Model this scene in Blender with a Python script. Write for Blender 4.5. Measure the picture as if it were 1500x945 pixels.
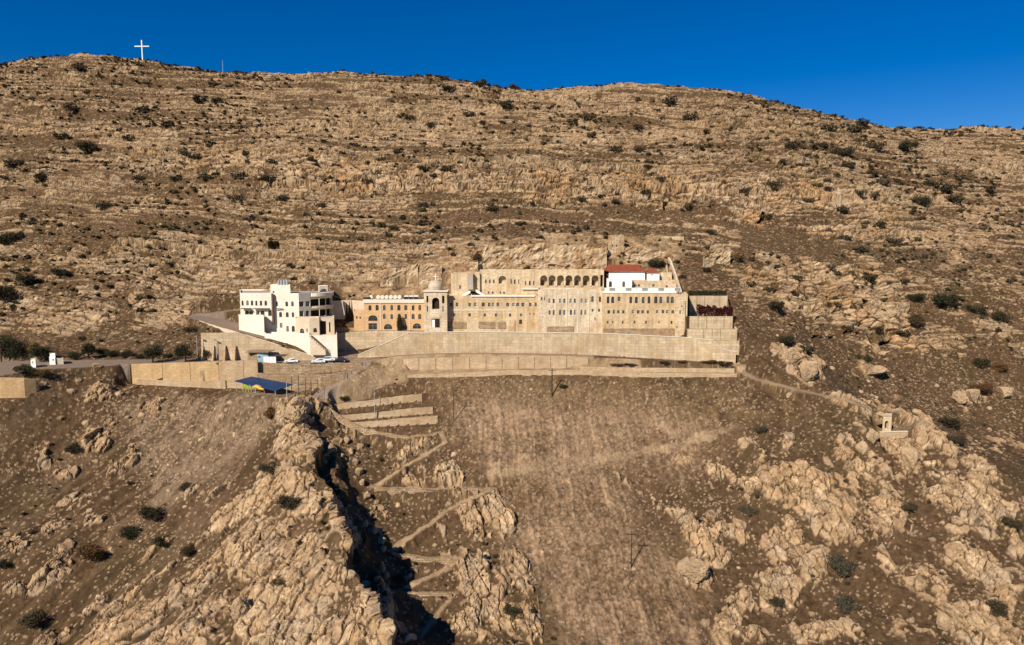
import bpy, bmesh, math, random
import numpy as np
from mathutils import Vector, Matrix, Euler

for o in list(bpy.data.objects):
    bpy.data.objects.remove(o)
scene = bpy.context.scene
COL = scene.collection
R = math.radians
random.seed(7)
rng = np.random.default_rng(7)

# ------------------------------------------------------------------ camera
CAMZ = 100.0
PITCH = math.atan(100.5 / 1000.0)
cam_d = bpy.data.cameras.new('camera')
cam_d.sensor_width = 36.0
cam_d.lens = 24.0
cam_d.clip_start = 1.0
cam_d.clip_end = 9000.0
cam = bpy.data.objects.new('camera', cam_d)
cam.location = (0, 0, CAMZ)
cam.rotation_euler = (math.pi / 2 - PITCH, 0, 0)
COL.objects.link(cam)
scene.camera = cam

# ------------------------------------------------------------------ light
SUN_AZ, SUN_EL = R(34), R(37)          # sun stands to the left and behind the camera
d = Vector((math.sin(SUN_AZ) * math.cos(SUN_EL), math.cos(SUN_AZ) * math.cos(SUN_EL), -math.sin(SUN_EL)))
sun_d = bpy.data.lights.new('sun', 'SUN')
sun_d.energy = 5.0
sun_d.angle = R(0.5)
sun_d.color = (1.0, 0.91, 0.78)
sun = bpy.data.objects.new('sun', sun_d)
sun.rotation_euler = d.to_track_quat('-Z', 'Y').to_euler()
sun.location = (-200, -100, 400)
COL.objects.link(sun)

w = bpy.data.worlds.new('World')
scene.world = w
w.use_nodes = True
nt = w.node_tree
nt.nodes.clear()
sky = nt.nodes.new('ShaderNodeTexSky')
sky.sky_type = 'NISHITA'
sky.sun_disc = False
sky.sun_elevation = SUN_EL
sky.sun_rotation = math.atan2(-math.sin(SUN_AZ), -math.cos(SUN_AZ))
sky.altitude = 1500
sky.air_density = 1.0
sky.dust_density = 0.0
sky.ozone_density = 4.0
hs = nt.nodes.new('ShaderNodeHueSaturation')
hs.inputs['Hue'].default_value = 0.512
hs.inputs['Saturation'].default_value = 1.45
hs.inputs['Value'].default_value = 1.08
bg = nt.nodes.new('ShaderNodeBackground')
bg.inputs['Strength'].default_value = 0.064
wo = nt.nodes.new('ShaderNodeOutputWorld')
nt.links.new(sky.outputs[0], hs.inputs['Color'])
nt.links.new(hs.outputs[0], bg.inputs['Color'])
nt.links.new(bg.outputs[0], wo.inputs['Surface'])

scene.view_settings.view_transform = 'Standard'
scene.view_settings.look = 'None'
scene.view_settings.exposure = 0.34
scene.view_settings.gamma = 1.0
scene.cycles.max_bounces = 4
scene.cycles.diffuse_bounces = 2

# ------------------------------------------------------------------ pixel <-> place (photograph pixels, 1500 x 945)
CP, SP = math.cos(PITCH), math.sin(PITCH)


def ray(u, v):
    cx = (u - 750.0) / 1000.0
    cz = -(v - 472.5) / 1000.0
    return cx, CP + SP * cz, -SP + CP * cz


def P(u, v, Y):
    dx, dy, dz = ray(u, v)
    t = Y / dy
    return np.array((dx * t, Y, CAMZ + dz * t))


def proj(x, y, z):
    zz = z - CAMZ
    dep = y * CP - zz * SP
    up = y * SP + zz * CP
    return 750.0 + 1000.0 * x / dep, 472.5 - 1000.0 * up / dep


def sstep(a, b, x):
    t = np.clip((x - a) / (b - a), 0, 1)
    return t * t * (3 - 2 * t)


# ------------------------------------------------------------------ noise
def h2(ix, iy, seed):
    n = ix.astype(np.int32).view(np.uint32) * np.uint32(374761393) + iy.astype(np.int32).view(np.uint32) * np.uint32(668265263) \
        + np.uint32((seed * 2654435761) & 0xffffffff)
    n = (n ^ (n >> np.uint32(13))) * np.uint32(1274126177)
    n = n ^ (n >> np.uint32(16))
    n = n * np.uint32(2246822519)
    n = n ^ (n >> np.uint32(15))
    return (n & np.uint32(0xffffff)).astype(np.float32) / np.float32(0xffffff)


def vnoise(x, y, seed):
    ix = np.floor(x); iy = np.floor(y)
    fx = (x - ix).astype(np.float32); fy = (y - iy).astype(np.float32)
    ix = ix.astype(np.int32); iy = iy.astype(np.int32)
    fx = fx * fx * fx * (fx * (fx * 6 - 15) + 10)
    fy = fy * fy * fy * (fy * (fy * 6 - 15) + 10)
    a = h2(ix, iy, seed); b = h2(ix + 1, iy, seed)
    c = h2(ix, iy + 1, seed); e = h2(ix + 1, iy + 1, seed)
    return ((a + (b - a) * fx) * (1 - fy) + (c + (e - c) * fx) * fy) * 2 - 1


def fbm(x, y, seed, octv=4, gain=0.5):
    r = 0; amp = 1.0; tot = 0
    for k in range(octv):
        r = r + amp * vnoise(x, y, seed + k * 17)
        tot += amp
        amp *= gain
        x, y = 1.63 * x + 1.18 * y + 3.7, -1.18 * x + 1.63 * y + 1.3
    return r / tot * 1.5


def voro(x, y, seed, jit=0.85):
    """jittered lattice: nearest and second nearest distance, a random number per cell, offset from the cell's centre"""
    ix = np.floor(x).astype(np.int32); iy = np.floor(y).astype(np.int32)
    x = x.astype(np.float32) if x.dtype != np.float32 else x
    f1 = np.full(x.shape, 9.0, np.float32); f2 = f1.copy(); rid = np.zeros(x.shape, np.float32)
    ox = np.zeros(x.shape, np.float32); oy = ox.copy()
    for dx in (-1, 0, 1):
        for dy in (-1, 0, 1):
            cx = ix + dx; cy = iy + dy
            ra = h2(cx, cy, seed); rb = h2(cx, cy, seed + 31)
            px = (cx + 0.5 + jit * (ra - 0.5) - x).astype(np.float32)
            py = (cy + 0.5 + jit * (rb - 0.5) - y).astype(np.float32)
            dd = np.sqrt(px * px + py * py)
            near = dd < f1
            f2 = np.where(near, f1, np.minimum(f2, dd))
            rid = np.where(near, h2(cx, cy, seed + 77), rid)
            ox = np.where(near, px, ox); oy = np.where(near, py, oy)
            f1 = np.where(near, dd, f1)
    return f1, f2, rid, ox, oy


def poly_sd(px, py, poly):
    """signed distance to a polygon, negative inside"""
    poly = np.asarray(poly, np.float64)
    n = len(poly)
    dmin = np.full(px.shape, 1e18)
    inside = np.zeros(px.shape, bool)
    for i in range(n):
        ax, ay = poly[i]; bx, by = poly[(i + 1) % n]
        ex, ey = bx - ax, by - ay
        L2 = ex * ex + ey * ey + 1e-9
        t = np.clip(((px - ax) * ex + (py - ay) * ey) / L2, 0, 1)
        qx = px - ax - t * ex; qy = py - ay - t * ey
        dmin = np.minimum(dmin, qx * qx + qy * qy)
        cond = ((ay > py) != (by > py))
        if abs(by - ay) > 1e-9:
            inside ^= cond & (px < (bx - ax) * (py - ay) / (by - ay) + ax)
    dd = np.sqrt(dmin)
    return np.where(inside, -dd, dd)


def line_d(px, py, pts, vals=None):
    """distance to a polyline; also the value interpolated along it and the side (>0 left of travel)"""
    dmin = np.full(px.shape, 1e18); val = np.zeros(px.shape); side = np.zeros(px.shape)
    for i in range(len(pts) - 1):
        ax, ay = pts[i][:2]; bx, by = pts[i + 1][:2]
        ex, ey = bx - ax, by - ay
        t = np.clip(((px - ax) * ex + (py - ay) * ey) / (ex * ex + ey * ey + 1e-9), 0, 1)
        qx = px - ax - t * ex; qy = py - ay - t * ey
        dd = qx * qx + qy * qy
        m = dd < dmin
        dmin = np.where(m, dd, dmin)
        if vals is not None:
            val = np.where(m, vals[i] + (vals[i + 1] - vals[i]) * t, val)
        side = np.where(m, np.sign(ex * qy - ey * qx), side)
    return np.sqrt(dmin), val, side


# ------------------------------------------------------------------ ground: control heights
CTRL = []
def row(v, pairs):
    for u, Y in pairs:
        CTRL.append(P(u, v, Y))
SKYL = [(-500, 125, 530), (-250, 112, 525), (0, 93, 520), (60, 83, 515), (130, 79, 510), (209, 88, 505), (290, 101, 500), (380, 106, 500), (500, 106, 500),
        (600, 111, 490), (640, 110, 485), (700, 123, 480), (745, 129, 485), (830, 128, 490), (900, 123, 490), (960, 122, 485),
        (1040, 129, 480), (1110, 141, 475), (1180, 159, 475), (1260, 179, 485), (1310, 188, 505), (1400, 193, 520), (1500, 203, 530), (1750, 240, 530), (2000, 270, 530)]
for u, v, Y in SKYL:
    p = P(u, v + 2, Y); CTRL.append(p)
    q = p.copy(); q[1] += 90; q[0] *= (Y + 90) / Y; q[2] -= 26; CTRL.append(q)
row(345, [(-400, 325), (-150, 325), (0, 320), (200, 305), (400, 300), (600, 295), (750, 290), (900, 290), (1100, 298), (1300, 315), (1500, 325), (1800, 335)])
row(400, [(-150, 293), (0, 290), (200, 282), (400, 274), (580, 266), (1080, 262), (1200, 272), (1350, 282), (1500, 290), (1700, 300)])
row(300, [(-150, 352), (0, 345), (200, 335), (400, 328), (600, 322), (800, 318), (1000, 318), (1200, 325), (1350, 345), (1500, 358)])
row(250, [(-150, 385), (0, 374), (200, 358), (400, 345), (600, 337), (800, 333), (1000, 334), (1200, 343), (1350, 378), (1500, 396)])
row(200, [(-150, 425), (0, 415), (200, 402), (400, 397), (600, 392), (800, 390), (1000, 392), (1200, 405), (1350, 470)])
row(150, [(0, 460), (200, 450), (400, 445), (600, 442), (800, 455), (1000, 448)])
row(460, [(-200, 258), (0, 260), (150, 258), (240, 256), (1110, 240), (1200, 252), (1350, 264), (1500, 272), (1700, 282)])
row(500, [(-200, 238), (0, 244), (150, 238), (250, 234), (1110, 226), (1200, 240), (1350, 252), (1500, 259), (1700, 268)])
# behind and under the monastery
row(392, [(700, 264), (800, 264), (900, 264), (980, 266)])
row(372, [(650, 274), (800, 276), (950, 276)])
row(415, [(500, 262), (620, 258), (1030, 252)])
row(440, [(500, 254), (1060, 246)])
row(486, [(560, 240), (700, 238), (850, 238), (980, 234)])
row(478, [(1030, 226)])
# flat terraces and road strip
row(533, [(190, 213), (300, 213), (380, 216), (450, 217), (530, 218)])
row(522, [(260, 224), (190, 226), (100, 224), (500, 228)])
row(535, [(60, 204)])
row(552, [(0, 192), (-200, 190)])
row(545, [(600, 213), (800, 213), (950, 214), (1070, 215)])
row(522, [(620, 219), (750, 219), (900, 220), (1050, 221)])
row(555, [(700, 209.5), (850, 210), (1000, 211), (1080, 211)])
# right spur
row(562, [(1130, 210), (1250, 229), (1400, 240), (1500, 244), (1700, 252)])
row(580, [(1200, 205)])
row(620, [(1290, 195), (1400, 223), (1500, 228), (1700, 238)])
row(668, [(1390, 181), (1500, 205), (1700, 222)])
row(706, [(1500, 171), (1650, 190)])
row(780, [(1650, 166)])
row(700, [(1250, 179)])
row(760, [(1400, 164)])
row(800, [(1500, 155), (1250, 161), (1050, 164), (1700, 156)])
row(945, [(1700, 130), (1500, 131), (1250, 137), (1050, 139), (900, 138), (750, 138)])
row(650, [(1100, 190), (1000, 193), (1200, 189)])
row(600, [(1150, 201), (1000, 202), (850, 203), (700, 203)])
row(700, [(950, 183), (850, 183), (750, 182)])
row(800, [(900, 163), (780, 164)])
# gully with the zigzag path
row(640, [(650, 192), (560, 195), (505, 194)])
row(720, [(640, 178), (550, 179)])
row(800, [(650, 163), (570, 163)])
row(870, [(660, 150), (610, 150)])
row(945, [(690, 138), (640, 138)])
# left spur
row(590, [(440, 198)])
row(640, [(450, 186), (400, 188)])
row(720, [(478, 167)])
row(700, [(380, 176)])
row(820, [(497, 147)])
row(945, [(555, 124), (450, 123), (350, 127), (200, 134), (100, 138), (0, 138), (-200, 138)])
row(800, [(420, 152), (330, 156), (200, 160), (100, 160), (0, 158), (-200, 158)])
row(700, [(270, 180), (180, 182), (80, 180), (0, 176), (-200, 176)])
row(600, [(0, 188), (100, 196), (200, 202), (300, 203), (-200, 184)])
row(568, [(200, 211), (280, 211), (350, 210)])
row(600, [(500, 201), (600, 203)])
row(570, [(580, 208), (500, 207)])
# out of frame below
for u in (-200, 100, 400, 560, 750, 1000, 1250, 1500, 1700):
    CTRL.append(P(u, 1150, 104 if u not in (560, 400) else 97))
    CTRL.append(P(u, 1500, 72))
CTRL = np.array(CTRL)
LS = 100.0


def tps_fit(c, reg=0.004):
    n = len(c)
    X = c[:, :2] / LS
    r2 = ((X[:, None] - X[None]) ** 2).sum(-1)
    K = 0.5 * r2 * np.log(r2 + 1e-9) + reg * np.eye(n)
    A = np.zeros((n + 3, n + 3))
    A[:n, :n] = K
    A[:n, n] = 1; A[:n, n + 1:] = X
    A[n, :n] = 1; A[n + 1:, :n] = X.T
    b = np.zeros(n + 3); b[:n] = c[:, 2]
    return np.linalg.solve(A, b)


TW = tps_fit(CTRL)


def tps(x, y):
    sh = x.shape
    x = (x.ravel() / LS).astype(np.float32); y = (y.ravel() / LS).astype(np.float32)
    out = np.empty(x.shape, np.float32)
    n = len(CTRL); C = (CTRL[:, :2] / LS).astype(np.float32); W = TW.astype(np.float32)
    for s in range(0, len(x), 60000):
        xs = x[s:s + 60000]; ys = y[s:s + 60000]
        r2 = (xs[:, None] - C[None, :, 0]) ** 2 + (ys[:, None] - C[None, :, 1]) ** 2
        K = 0.5 * r2 * np.log(r2 + np.float32(1e-9))
        out[s:s + 60000] = K @ W[:n] + W[n] + W[n + 1] * xs + W[n + 2] * ys
    return out.reshape(sh)


# ------------------------------------------------------------------ ground: the sheet (a fan whose rows and columns get wider with distance)
Q = 1.0
NC = int(1250 * Q)
S = np.concatenate([-0.83 - np.linspace(1, 0.012, 70) ** 1.6 * 1.2, np.linspace(-0.83, 0.83, NC), 0.83 + np.linspace(0.012, 1, 70) ** 1.6 * 1.2])
YR = np.concatenate([np.linspace(45, 92, 40)[:-1], np.geomspace(92, 225, int(640 * Q))[:-1], np.geomspace(225, 480, int(1300 * Q))[:-1], np.geomspace(480, 560, int(130 * Q)), np.geomspace(560, 5000, 50)[1:]])
SG, YG = np.meshgrid(S, YR)
X = (SG * YG); Yy = YG
Yc = np.minimum(Yy, 640.0)
Xc = np.clip(X * Yc / Yy, -900, 900)
Z0 = tps(Xc, Yc).astype(np.float64)
far = sstep(600, 1500, Yy)
Z0 = Z0 * (1 - far) + far * 40.0
def xy(u, v, Y):
    p = P(u, v, Y); return p[0], p[1]

# spur on the left: a rocky crest that breaks off on its right-hand side
spur = [xy(*a) for a in ((446, 588, 199), (453, 640, 187), (468, 720, 167), (493, 820, 147), (548, 945, 124), (630, 1150, 97))]
m = (Yy > 80) & (Yy < 225) & (X < 40) & (X > -110)
px, py = X[m], Yy[m]
wob = 2.2 * fbm(px / 9, py / 9, 5, 3) + 0.9 * vnoise(px / 2.2, py / 2.2, 6)
dd, _, sd = line_d(px, py, spur)
sd = dd * sd + wob
amp = (3.0 + 3.0 * vnoise(px / 9, py / 9, 8) + 5.0 * sstep(195, 145, py)) * sstep(203, 196, py)
prof = np.where(sd < 0, np.exp(np.clip(sd, -80, 0) / 10.0), 1 - 1.25 * sstep(0, 1.6, sd) * np.exp(-np.clip(sd - 1.6, 0, 99) / 9.0) - sstep(0, 1.6, sd) * (1 - np.exp(-np.clip(sd - 1.6, 0, 99) / 9.0)))
Z0[m] += amp * prof
sd2 = sd - 6.0 - 2.5 * vnoise(px / 11 + 4, py / 11, 27)
Z0[m] += (3.6 + 2.0 * vnoise(px / 8, py / 8, 28)) * sstep(192, 176, py) * np.where(sd2 < 0, np.exp(np.clip(sd2, -80, 0) / 3.2), 1 - sstep(0, 1.0, sd2))
SPUR = np.zeros_like(Z0); SPUR[m] = np.exp(-np.abs(np.where(sd < 0, sd / 14.0, sd / 9.0)))

U, V = proj(Xc, Yc, Z0)
U = U + 9 * fbm(X / 11, Yy / 11, 41, 3)
V = V + 7 * fbm(X / 9, Yy / 9, 42, 3)


def zone(poly, feather):
    poly = np.asarray(poly, float)
    lo = poly.min(0) - 3 * feather; hi = poly.max(0) + 3 * feather
    m = (U > lo[0]) & (U < hi[0]) & (V > lo[1]) & (V < hi[1])
    out = np.zeros(U.shape, np.float32)
    out[m] = sstep(feather, -feather, poly_sd(U[m], V[m], poly))
    return out


def blobs(lst):
    out = np.zeros(U.shape, np.float32)
    for u, v, ru, rv, ang, s in lst:
        r = 2.2 * max(ru, rv)
        m = (np.abs(U - u) < r) & (np.abs(V - v) < r)
        du, dv = U[m] - u, V[m] - v
        c, sn = math.cos(R(ang)), math.sin(R(ang))
        a = (du * c + dv * sn) / ru; b = (-du * sn + dv * c) / rv
        out[m] = np.maximum(out[m], s * np.clip(1.55 - 1.05 * np.sqrt(a * a + b * b), 0, 1))
    return out


NAT = np.ones_like(Z0)      # 1 where the ground is wild, 0 on levelled ground
PAVE = np.zeros_like(Z0)    # asphalt
PALE = np.zeros_like(Z0)    # pale trodden stone / dust
Z = Z0.copy()


def level(pts, fall=1.2, pave=0.0, pale=0.0, dz=0.0, rough=0.0):
    pp = np.array([P(*a) for a in pts])
    A = np.c_[pp[:, :2], np.ones(len(pp))]
    co, *_ = np.linalg.lstsq(A, pp[:, 2], rcond=None)
    lo = pp.min(0) - fall - 3; hi = pp.max(0) + fall + 3
    m = (X > lo[0]) & (X < hi[0]) & (Yy > lo[1]) & (Yy < hi[1])
    s = poly_sd(X[m], Yy[m], pp[:, :2])
    wgt = sstep(fall, 0, s)
    Z[m] = Z[m] * (1 - wgt) + (co[0] * X[m] + co[1] * Yy[m] + co[2] + dz) * wgt
    NAT[m] *= 1 - sstep(fall * 0.5 + 1.0, 0.0, s) * (1 - rough)
    c = sstep(0.4, 0.0, s)
    PAVE[m] = np.maximum(PAVE[m] * (1 - c), pave * c)
    PALE[m] = np.maximum(PALE[m] * (1 - c), pale * c)


def strip(pts, half, fall=1.5, pave=0.0, pale=0.0, edge=0.4):
    pp = np.array([P(*a) for a in pts])
    lo = pp.min(0) - half - fall - 3; hi = pp.max(0) + half + fall + 3
    m = (X > lo[0]) & (X < hi[0]) & (Yy > lo[1]) & (Yy < hi[1])
    dd, zz, _ = line_d(X[m], Yy[m], pp[:, :2], pp[:, 2])
    dd = np.maximum(dd + (0.45 if half < 1.3 else 0.2) * vnoise(X[m] / 1.7, Yy[m] / 1.7, 33) + (0.4 if half < 1.3 else 0.0) * vnoise(X[m] / 5.0, Yy[m] / 5.0, 34), 0)
    wgt = sstep(half + fall, half, dd)
    Z[m] = Z[m] * (1 - wgt) + zz * wgt
    NAT[m] *= 1 - sstep(half + 0.8, half, dd) * (0.92 if half > 1.3 else 0.72)
    c = sstep(half + edge, half - edge, dd)
    PAVE[m] = np.maximum(PAVE[m] * (1 - c), pave * c)
    PALE[m] = np.maximum(PALE[m] * (1 - c), pale * c)


# levelled ground (rows of pixel u, pixel v, distance)
level([(-150, 548, 195), (0, 549, 193), (60, 540, 203), (190, 533.5, 213), (380, 533, 215.5), (530, 530, 218), (545, 521, 228), (505, 511, 243), (455, 523, 225), (290, 526, 222), (100, 528, 221), (-150, 532, 218)],
      1.5, pave=1)
strip([(500, 515, 234), (455, 507, 233), (400, 494, 233), (345, 479, 239), (310, 468.5, 247), (292, 463, 252), (302, 459.5, 254.5), (350, 453, 255)], 4.6, 1.5, pave=1)
level([(600, 489, 230), (700, 487.5, 230), (890, 490, 230), (1010, 496, 228), (1050, 500, 226), (1012, 496, 231), (1008, 490, 246), (1000, 488, 254), (880, 484, 256), (660, 484, 254), (655, 482, 246), (600, 482, 246)], 1.0, pale=0.8)
level([(490, 485, 238), (600, 485, 238), (625, 482, 246), (490, 480, 248)], 0.8, pale=0.6)
strip([(645, 487.5, 231), (598, 490, 231), (565, 505, 229.5), (528, 520, 228)], 3.2, 1.0, pale=0.6)
strip([(528, 524, 223), (575, 520.5, 221), (640, 517.5, 220.5), (720, 517.5, 220), (820, 519, 219.5), (900, 523, 219), (1000, 528, 218.5), (1080, 533, 217)], 2.6, 1.0, pale=0.75)
strip([(1080, 533, 217), (1085, 545, 214), (1110, 556, 211), (1160, 568, 208), (1200, 578.5, 205.5), (1250, 590, 202), (1284, 603, 199.3)], 1.9, 1.2, pale=1.0)
strip([(595, 547, 213.2), (640, 545.5, 213.2), (750, 540, 213.2), (850, 541, 213.2), (960, 545, 213.2), (1080, 546, 213.5)], 1.5, 0.8, pale=0.9)
strip([(536, 527, 220), (515, 543, 214), (488, 562, 208.5), (468, 583, 202.5)], 3.0, 7.0, pave=1)
strip([(468, 583, 202.5), (470, 592, 200), (500, 612, 197), (540, 632, 194.5), (600, 640, 193), (645, 634, 194), (652, 648, 191), (600, 680, 185.5), (543, 713, 179)], 0.8, 1.6, pale=0.85)
strip([(543, 713, 179), (640, 717, 179), (722, 716, 179)], 0.85, 1.6, pale=0.85)
strip([(722, 716, 179), (660, 745, 173.5), (570, 808, 161)], 0.85, 1.6, pale=0.85)
strip([(570, 808, 161), (620, 817, 160), (675, 819, 160)], 0.75, 1.6, pale=0.8)
strip([(675, 819, 160), (640, 840, 156), (574, 866, 151)], 0.75, 1.6, pale=0.8)
strip([(574, 866, 151), (620, 867, 151), (666, 869, 151)], 0.7, 1.6, pale=0.75)
strip([(666, 869, 151), (640, 900, 146), (615, 935, 140)], 0.7, 1.6, pale=0.7)
# field track and trodden streaks: dusty but hardly cut in
for pts, h, a in (([(720, 700, 183), (800, 684, 186), (870, 672, 188), (950, 660, 191), (1035, 642, 194), (1110, 630, 197)], 0.7, 0.7),
                  ([(716, 690, 185), (860, 664, 190)], 0.5, 0.4)):
    pp = np.array([P(*q) for q in pts]); dd, _, _ = line_d(X, Yy, pp[:, :2])
    PALE = np.maximum(PALE, a * sstep(h + 1.2, h - 0.4, dd + 0.8 * vnoise(X / 1.5, Yy / 1.5, 3)) * sstep(pp[-1, 0] + 2, pp[-1, 0] - 22, X) * (0.75 + 0.5 * vnoise(X / 6, Yy / 6, 4)))
# chapel terrace, shelter terrace, garden terraces
level([(1286, 634, 193), (1330, 633, 193.5), (1334, 628, 203), (1312, 626, 206), (1284, 627, 206)], 3.0, pale=0.6)
level([(340, 575, 199), (430, 583, 199), (432, 571, 209), (372, 568, 211)], 9, pale=0.3)
for a, b, hh in (((494, 592, 204), (618, 577, 207), 3), ((500, 609, 200), (633, 596, 203), 3), ((506, 622, 197), (640, 611, 200), 2.5)):
    p, q = P(*a), P(*b)
    strip([a, b], 1.4, 1.5)
# terraces right of the monastery
level([(1005, 482.5, 226), (1080, 482.5, 226), (1075, 480, 231.5), (1005, 480, 231.5)], 0.8)
level([(1005, 463.5, 231.5), (1073, 463.5, 231.5), (1067, 461, 239), (1005, 461, 239)], 0.8)
level([(1008, 433.5, 240.5), (1066, 433.5, 240.5), (1062, 431, 246), (1008, 431, 246)], 0.8)

# earth taken away in front of the walls, so that each wall shows down to its foot
def cut(pts, dist=6.0, slope=0.12):
    pp = np.array([P(*a) for a in pts])
    lo = pp.min(0) - dist - 4; hi = pp.max(0) + 4
    m = (X > lo[0]) & (X < hi[0] + dist) & (Yy > lo[1]) & (Yy < hi[1])
    x, y = X[m], Yy[m]
    dd, zz, sd = line_d(x, y, pp[:, :2], pp[:, 2])
    along = np.zeros(x.shape); e = pp[-1, :2] - pp[0, :2]; L = np.hypot(*e)
    t = ((x - pp[0, 0]) * e[0] + (y - pp[0, 1]) * e[1]) / (L * L)
    wgt = sstep(dist + 1.5, dist, dd) * ((sd < 0) | (dd < 0.4)) * sstep(-3.5 / L, 0, t) * sstep(1 + 3.5 / L, 1, t)
    tgt = zz - slope * dd
    Z[m] = np.where(Z[m] > tgt, Z[m] * (1 - wgt) + tgt * wgt, Z[m])
    NAT[m] *= 1 - 0.7 * sstep(2.5, 0.0, dd) * (wgt > 0)


cut([(524, 524, 226), (560, 523, 226.5), (600, 520.5, 227), (700, 520, 227), (890, 523, 227), (1000, 527.5, 225.5), (1044, 530.5, 223.5), (1076, 534, 221.5)], 4.6, 0.05)
cut([(489, 513, 236.4), (530, 511, 236.8), (562, 503, 236.9), (598, 495, 236.5)], 5, 0.1)
cut([(590, 531, 216.5), (601, 541, 216.2), (700, 541.5, 216), (830, 538.5, 216), (862, 533, 216.5)], 2.0, 0.0)
cut([(850, 543, 214.6), (950, 545, 214.6), (1076, 546, 214.8)], 1.2, 0.0)
cut([(597, 553, 211.3), (700, 552, 211.3), (750, 549, 211.3), (850, 549, 211.3), (960, 553, 211.3), (1080, 551, 211.5)], 2.0, 0.3)
cut([(192, 562, 212.5), (237, 564, 212.5), (300, 567, 212.6), (377, 569, 212.9)], 6, 0.35)
cut([(378, 547, 214.4), (440, 549, 214.6), (480, 547, 215.8), (530, 540, 217.1)], 2.5, 0.0)
cut([(378, 571, 211.4), (430, 574, 211.2), (470, 572, 211.6), (505, 560, 213.2)], 3, 0.3)
cut([(-60, 584, 191), (0, 583, 191.5), (35, 582, 193), (57, 564, 196)], 4, 0.35)
cut([(294, 527.5, 221.6), (380, 527.5, 222.4), (462, 529.5, 223.4)], 3, 0.0)
cut([(1006.5, 498.5, 225.9), (1083, 499, 225.9)], 2.5, 0.0)
cut([(1010, 481.5, 231.2), (1075, 481.5, 231.2)], 4.5, 0.0)
cut([(1010, 463, 240.2), (1068, 463, 240.2)], 8, 0.0)
cut([(1042, 516, 223.2), (1084, 521, 222.6)], 3, 0.1)
cut([(494, 600, 202.8), (618, 588, 205.8)], 2.2, 0.1)
cut([(500, 617, 198.8), (634, 606, 201.8)], 2.0, 0.1)
cut([(506, 628, 196.2), (641, 621, 198.8)], 1.8, 0.2)
cut([(690, 397, 267.8), (712, 397, 268.8), (800, 397, 269.2), (889, 397, 269.2), (915, 381, 272), (985, 384, 274)], 6, 0.0)
cut([(1287, 643, 192.1), (1332, 642, 192.8)], 7, 0.55)
cut([(556, 420, 261.8), (612, 420, 262.8), (647, 418, 261.2)], 7, 0.2)
cut([(486, 468, 252), (512, 470, 252.5), (533, 472, 252)], 12, 0.45)

# ------------------------------------------------------------------ zones of the wild ground
up = sstep(226, 262, Yy)                                      # the mountain behind
zs = Z + 0.055 * X + 3.0 * fbm(X / 60, Yy / 60, 11, 3)       # height measured along the dipping beds
n30 = fbm(X / 34, Yy / 26, 12, 4)
n12 = fbm(X / 12, Yy / 12, 13, 4)
n4 = fbm(X / 4, Yy / 4, 14, 3)
cliffZ = zone([(150, 225), (420, 222), (640, 240), (820, 252), (1010, 252), (1180, 262), (1290, 275), (1320, 350), (1200, 342), (1040, 325), (880, 300), (700, 290), (540, 285), (330, 262), (190, 256)], 10)
bandB = zone([(600, 165), (720, 195), (900, 230), (1000, 238), (900, 245), (700, 225), (560, 200), (420, 195), (420, 180)], 8)
bandC = zone([(1040, 140), (1260, 200), (1240, 250), (1100, 250), (1010, 235)], 12)
cliffR = zone([(1090, 392), (1180, 385), (1320, 400), (1330, 470), (1340, 520), (1230, 505), (1130, 480), (1150, 450), (1100, 425)], 8)
slabL = zone([(200, 340), (480, 330), (640, 360), (640, 400), (470, 405), (340, 430), (200, 515), (60, 520), (60, 420)], 14)
sandR = zone([(490, 410), (600, 385), (690, 350), (900, 345), (1000, 355), (1000, 420), (690, 420), (630, 435), (500, 440)], 8)
scree = zone([(180, 600), (400, 570), (420, 610), (330, 690), (240, 740), (200, 700)], 18)
field = zone([(655, 575), (860, 565), (1010, 600), (1060, 640), (1010, 690), (900, 690), (930, 760), (1010, 840), (1050, 960), (840, 960), (790, 860), (730, 780), (720, 700), (665, 640)], 38)
soilU = zone([(1080, 330), (1300, 365), (1500, 380), (1500, 400), (1300, 392), (1080, 372)], 8)
soilV = zone([(1200, 510), (1420, 540), (1500, 560), (1500, 680), (1380, 640), (1260, 590), (1130, 540)], 10)
bank = zone([(640, 556), (1160, 560), (1180, 610), (1000, 620), (850, 600), (700, 590)], 8)
gully = zone([(480, 600), (640, 640), (640, 700), (760, 870), (800, 960), (600, 960), (560, 840), (490, 700)], 10)

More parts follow.
